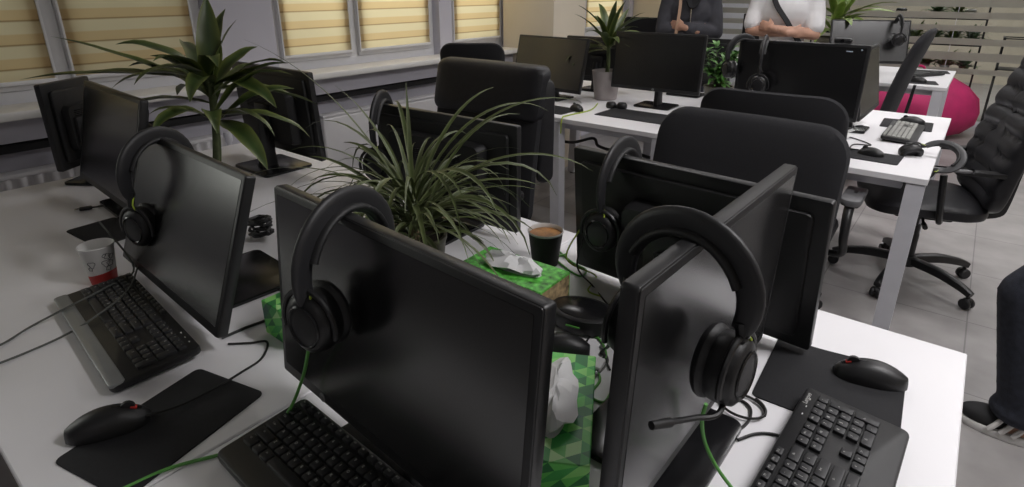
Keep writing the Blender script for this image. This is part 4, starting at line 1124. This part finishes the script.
        for j in range(4): lc.tube([q + V(-.028, -.045 + j * .02, .078 + j * .006), q + V(0, -.05 + j * .02, .092 + j * .007), q + V(.028, -.045 + j * .02, .078 + j * .006)], .004, 6, smooth=4)
        lc.obj('tongue_and_laces', M['sole'], sh)
    # top
    c = MB(); g = .016 if top == 'tee' else .026
    c.ball(V(0, .01, .98), (.175 * k + g, .118 * k + g, .12 * k)); c.ball(V(0, 0, 1.09), (.150 * k + g, .105 * k + g, .14 * k)); c.ball(V(0, 0, 1.27), (.168 * k + g, .112 * k + g, .165 * k + g * .5)); c.ball(V(0, .005, 1.38), (.172 * k + g, .085 * k + g, .062 * k + g))
    for sg in (-1, 1):
        if arms == 'crossed': el = V(sg * .225, -.055, 1.125 if sg < 0 else 1.105); wr = V(.07, -.165, 1.120) if sg < 0 else V(-.05, -.195, 1.150)
        else: el = V(sg * .235, .02, 1.10); wr = V(sg * .245, -.05, .86)
        a0 = V(sg * .180, .005, 1.385); a1 = V(sg * .205, -.005, 1.26)
        if top == 'tee': limb(c, [a0, a1, a1.lerp(el, .62)], [.058 * k + g * .6, .058 * k + g * .7, .058 * k + g * .6])
        else:
            limb(c, [a0, a1, el], [.056 * k + g * .6, .054 * k + g * .6, .048 * k + g * .6]); limb(c, [el, el.lerp(wr, .5), el.lerp(wr, .86)], [.048 * k + g * .6, .046 * k + g * .5, .040 * k + g * .4])
    tp = remesh(c, 'shirt' if top == 'tee' else 'jacket', M['tee'] if top == 'tee' else M['jacket'], o, .009, 5)
    if top == 'tee':
        n = MB(); n.lathe([(.066 * k, 0), (.074 * k, .003), (.072 * k, .014), (.064 * k, .012)], V(0, .004, 1.435), 24, cap=False, sy=.95); n.obj('neckband', M['tee'], tp)
    else:
        z = MB(); z.tube([V(.0, -.142, 1.05), V(0, -.145, 1.20), V(0, -.142, 1.30), V(0, -.10, 1.42)], .0055, 8, smooth=5); z.obj('zipper', M['chrome'], tp)
        cl = MB(); cl.lathe([(.064 * k, -.01), (.085 * k, 0), (.088 * k, .035), (.078 * k, .05), (.066 * k, .04)], V(0, .008, 1.43), 24, cap=False); cl.obj('collar', M['jacket'], tp)
    for (nm, pts, w_, mm) in (extras or []):
        s = MB(); s.tube([V(*p) for p in pts], [w_] * len(pts), prof=[(-1, -.15), (1, -.15), (1, .15), (-1, .15)], smooth=6); s.obj(nm, M[mm], o)
    return o
face = lambda x, y: math.atan2(x - 0, -(y - 0)) * -1 if False else math.atan2(y, x) - PI / 2
person('person in a white T-shirt, arms crossed, black strap across the chest', -1.205, 4.76, face(-1.205, 4.76) + R(-4), top='tee', height=1.66,
       extras=[('cross_strap', [(-.105, -.095, 1.43), (-.06, -.135, 1.32), (.03, -.148, 1.20), (.12, -.13, 1.07), (.175, -.06, .98), (.10, .12, 1.12), (-.02, .125, 1.32), (-.10, .03, 1.455), (-.105, -.095, 1.43)], .022, 'scarf')])
person('person in a charcoal zip jacket with arms folded and a tan shoulder strap', -1.985, 4.88, face(-1.985, 4.88) + R(3), top='jacket', height=1.62, hair_long=True,
       extras=[('shoulder_strap', [(-.095, .06, 1.445), (-.092, -.06, 1.43), (-.095, -.145, 1.30), (-.105, -.175, 1.17), (-.12, -.16, 1.02), (-.17, -.03, .92)], .012, 'strap'), ('scarf', [(-.055, -.10, 1.47), (-.03, -.135, 1.40), (.0, -.152, 1.33), (.035, -.145, 1.37), (.06, -.10, 1.47)], .034, 'scarf')])
person('person in dark jeans, only one lower leg and a striped sneaker in view', .585, 2.335, R(-90), arms='down', top='tee', height=1.74, stride=.2, kf=.19, hem=.055)

# ================================================================== SMALL THINGS AND CABLES
def P(px, py, z=.743): return at(px, py, z)
def oval_case():
    o = thing('speaker_puck', 'flat oval black case lying behind the middle screen corner', 'speaker', (-.535, .905, .74), R(10))
    b = MB(); b.lathe([(.0005, 0), (.050, 0), (.058, .006), (.060, .022), (.056, .034), (.050, .037), (.0005, .037)], (0, 0, 0), 36, cap=False, sx=1.25, sy=.9); b.obj('case', M['black'], o)
    t = MB(); t.lathe([(.0005, .0385), (.044, .038), (.047, .036)], (0, 0, 0), 36, cap=False, sx=1.25, sy=.9); t.obj('cover', M['black_gloss'], o)
    g = MB(); g.box((.0, -.0535, .022), (.03, .003, .004), .001); g.obj('slot', M['green_wire'], o)
oval_case()
mouse('plain black mouse between the green triangle box and the oval case', -.515, .795, R(120), .74, mark=False, s=1.0, wheelred=False)
def plug(label, a, b, m='black'):
    d = (b - a).normalized(); o = thing('cable_plug', label, 'plug', tuple(a), math.atan2(d.y, d.x))
    L = (b - a).length
    c = MB(); c.box((.016, 0, .006), (.034, .016, .010), .003); c.obj('shell', M[m], o)
    t = MB(); t.box((-.006, 0, .006), (.014, .012, .0045), .0005); t.obj('metal_tip', M['chrome'], o)
    w = MB(); w.tube([(.032, 0, .006), (.05, 0, .005), (L * .6, .01, .003), (L, .0, .003)], .0026, 7, smooth=6); w.obj('lead', M['black_wire'], o)
plug('black cable plug lying on the cream desk top by the window end', P(80, 211, .741), P(112, 206, .741))
plug('white cable plug on the desk between the middle and edge-on screens', P(596, 372, .741), P(612, 345, .741), 'white')
def coil():
    o = MB(); pts = []; c = at(262, 236, .75)
    for i in range(91):
        t = i / 90 * 2 * PI * 7; r = .042 + .006 * math.sin(i * 1.7)
        pts.append(c + Vector((math.cos(t) * r * .9, math.sin(t) * r * .55, .008 + .022 * (1 + math.sin(t * .37 + .5)) + .006 * math.cos(t))))
    o.tube(pts, .0042, 6); tag(o.obj('cable_coil', M['black_wire'], None), 'thick coil of black cable between the tilted-back and middle screens', 'cable')
coil()
Vz = lambda p, z: Vector((p[0], p[1], z))
G = 'black leads on the near desk'
cable('grey headset lead running over the silver-edged keyboard off the photo edge, the upper of two', [Vector((-1.49, .36, .90)), P(134, 268, .775), P(105, 288, .772), P(66, 308, .765), P(30, 327), P(0, 345), P(-40, 360)], .0022, 'grey_wire')
cable('grey lead running over the silver-edged keyboard off the photo edge, the lower of two', [P(160, 228, .80), P(140, 262, .785), P(128, 290, .772), P(92, 319, .768), P(55, 340), P(0, 363), P(-40, 376)], .0022, 'grey_wire')
cable('black mouse lead curling away behind the pad of the tilted-back screen', [P(146, 416, .757), P(180, 405, .748), P(215, 388, .747), P(240, 373), P(262, 358), P(267, 342), P(250, 343), P(228, 344)], .0022, 'black_wire')
cable('black lead sagging across the desk gap right of the tilted-back screen', [P(222, 338), P(245, 328), P(270, 318), P(282, 305)], .003, 'black_wire')
cable('thin black lead crossing near the coil of cable', [P(232, 262), P(250, 262), P(262, 285), P(280, 290)], .0025, 'black_wire')
cable('green headset cable hanging from the middle screen over the black keyboard', [P(310, 335, .93), P(308, 352, .90), P(302, 380, .83), P(288, 412, .768), P(262, 438, .755), P(225, 453), P(170, 468), P(120, 490), P(80, 505)], .0026, 'green_wire')
cable('green headset cable hanging beside the edge-on screen', [P(706, 404, .90), P(702, 420, .87), P(705, 442, .82), P(716, 466, .78), P(735, 492, .752), P(760, 520, .745)], .0026, 'green_wire')
cable('black looped lead next to the curled mouse pad', [at(742, 408) + Vector((math.cos(t) * .036, math.sin(t) * .030, .003 + .0006 * t)) for t in [.3 * i for i in range(26)]], .0022, 'black_wire')
cable('black looped lead above the edge-on screen foot', [P(728, 402), P(740, 400), P(750, 408), P(749, 420), P(738, 430), P(722, 434), P(700, 440)], .0025, 'black_wire')
cable('black lead running from the edge-on screen foot to the lettered keyboard', [P(738, 440), P(755, 434), P(772, 434), P(792, 440, .746)], .0025, 'black_wire')
cable('lime green cable squiggle between the green boxes and the edge-on screen', [P(584, 330), P(600, 340), P(606, 356), P(596, 366), P(600, 380), P(590, 395), P(604, 402), P(612, 390)], .0024, 'green_wire')
cable('green cable loop beside the coffee cup', [P(560, 252), P(572, 262), P(586, 270), P(580, 276), P(566, 268), P(556, 258), P(566, 254)], .0024, 'green_wire')
cable('thin black wire looping down from the oval case', [P(566, 338), P(580, 348), P(592, 334), P(606, 322), P(612, 338), P(604, 352), P(610, 370)], .002, 'black_wire')
cable('thin grey wire looping beside the lime cable squiggle', [P(575, 376), P(588, 382), P(600, 372), P(608, 360), P(600, 346)], .002, 'grey_wire')
cable('black wire falling from the headset on the ridged screen', [Vector((-.60, 1.02, .90)), Vector((-.605, .99, .82)), P(592, 285), P(604, 300), P(612, 310)], .002, 'black_wire')
cable('lime wire falling from the headset on the ridged screen', [Vector((-.615, 1.02, .90)), Vector((-.63, .985, .83)), P(596, 276), P(588, 290), P(600, 296)], .002, 'lime_wire')
cable('black cable with loops sagging under the second-row desks', [Vector((-2.05, 2.84, .54)), Vector((-1.85, 2.88, .515)), Vector((-1.70, 2.90, .56)), Vector((-1.66, 2.90, .52)), Vector((-1.55, 2.91, .51)), Vector((-1.43, 2.92, .56)), Vector((-1.40, 2.92, .51)), Vector((-1.2, 2.93, .51)), Vector((-1.0, 2.93, .66))], .009, 'black_wire')

# on the second row
mousepad('black mouse pad with a small wired mouse, at the front of the second-row desk end', x=-.275, y=2.735, yaw=R(-2), w=.22, d=.17)
mousepad('black mouse pad half under the grey keyboard in the second row', x=-.225, y=3.52, yaw=R(2), w=.22, d=.24)
keyboard('grey keyboard with pale keys on the second-row desk end', -.215, 3.26, R(90), .42, .14, keys='keygrey', legend=False)
mouse('small wired black mouse on the front pad of the second-row desk end', -.275, 2.75, R(80), .7432, mark=False, s=.85, wheelred=False)
mouse('black mouse behind the grey keyboard in the second row', -.21, 3.56, R(95), .7432, mark=False, wheelred=False)
cable('black mouse wire on the second-row desk end', [Vector((-.325, 2.76, .755)), Vector((-.36, 2.80, .745)), Vector((-.36, 2.90, .744)), Vector((-.30, 2.93, .744)), Vector((-.38, 3.02, .744)), Vector((-.46, 3.05, .744))], .0028)
def papers():
    rnd = random.Random(9)
    for i in range(4):
        b = MB(); n = 7; w, d = .15, .11; z0 = .742 + i * .012
        g = [[b.bm.verts.new((-w / 2 + w * u / n, -d / 2 + d * v / n, .010 * math.sin(u * 1.3 + i) * math.cos(v * 1.1 + i * 2) + .010)) for u in range(n + 1)] for v in range(n + 1)]
        for v in range(n):
            for u in range(n): b.bm.faces.new((g[v][u], g[v][u + 1], g[v + 1][u + 1], g[v + 1][u]))
        r = bmesh.ops.extrude_face_region(b.bm, geom=b.bm.faces[:]); bmesh.ops.translate(b.bm, vec=(0, 0, .0012), verts=[q for q in r['geom'] if isinstance(q, bmesh.types.BMVert)])
        ob = b.obj('crumpled_paper', M['tissue'], None); ob.location = (-.47 + rnd.uniform(-.03, .03), 3.02 + i * .11, .742); ob.rotation_euler = (0, 0, rnd.uniform(-1, 1))
        tag(ob, 'crumpled white paper between the olive screen and the grey keyboard', 'paper', 'crumpled papers in the second row')
papers()
mousepad('black mouse pad in front of the olive screen, window side of the second row', x=-1.86, y=2.72, yaw=R(-3), w=.24, d=.19)
mouse('black mouse at the pad edge, window side of the second row', -1.74, 2.77, R(60), .7432, mark=False, wheelred=False)
mousepad('long black desk mat under the olive screen with a pale dot', x=-1.40, y=2.86, yaw=R(0), w=.42, d=.24)
def glasses_thing():
    o = thing('phone_stand', 'small black two-lobed stand on the white desk before the pale pot', 'stand', (-1.60, 2.98, .74), R(15))
    for sx in (-1, 1):
        b = MB(); b.lathe([(.0005, 0), (.026, 0), (.030, .008), (.030, .022), (.022, .034), (.0005, .036)], (sx * .032, 0, 0), 20, cap=False); b.obj('lobe', M['black'], o)
    c = MB(); c.box((0, 0, .012), (.04, .02, .016), .004); c.obj('bridge', M['nylon'], o)
glasses_thing()
cable('lime wire trailing over the front edge of the second-row desk', [Vector((-1.75, 3.02, .744)), Vector((-1.68, 2.82, .744)), Vector((-1.70, 2.62, .744)), Vector((-1.69, 2.548, .74)), Vector((-1.69, 2.538, .66))], .0035, 'lime_wire')
cable('white wire loop on the window side of the second row', [Vector((-1.95, 3.08, .744)), Vector((-1.84, 2.98, .744)), Vector((-1.80, 2.88, .744)), Vector((-1.76, 2.82, .744))], .003, 'white')

# on the farthest desk
keyboard('dark keyboard on the farthest desk end, above the pink bean bag', -.35, 5.66, R(60), .40, .13, legend=False)
mousepad('black mouse pad at the front of the farthest desk', x=-.33, y=5.25, yaw=R(10), w=.24, d=.20)
mouse('black mouse on the farthest desk pad', -.33, 5.25, R(70), .7432, mark=False, wheelred=False)
mousepad('black mouse pad at the back corner of the farthest desk', x=-.30, y=6.0, yaw=R(10), w=.24, d=.20)
o = thing('webcam', 'small black webcam perched on the jet black screen', 'webcam', (-.475, 2.862, 1.176))
b = MB(); b.box((0, 0, .012), (.07, .03, .022), .009, 3); b.obj('body', M['black'], o)
b = MB(); b.lathe([(.0005, -.002), (.008, -.002), (.008, .003), (.0005, .003)], (0, -.016, .012), 16, axis='Y'); b.obj('lens', M['black_gloss'], o)
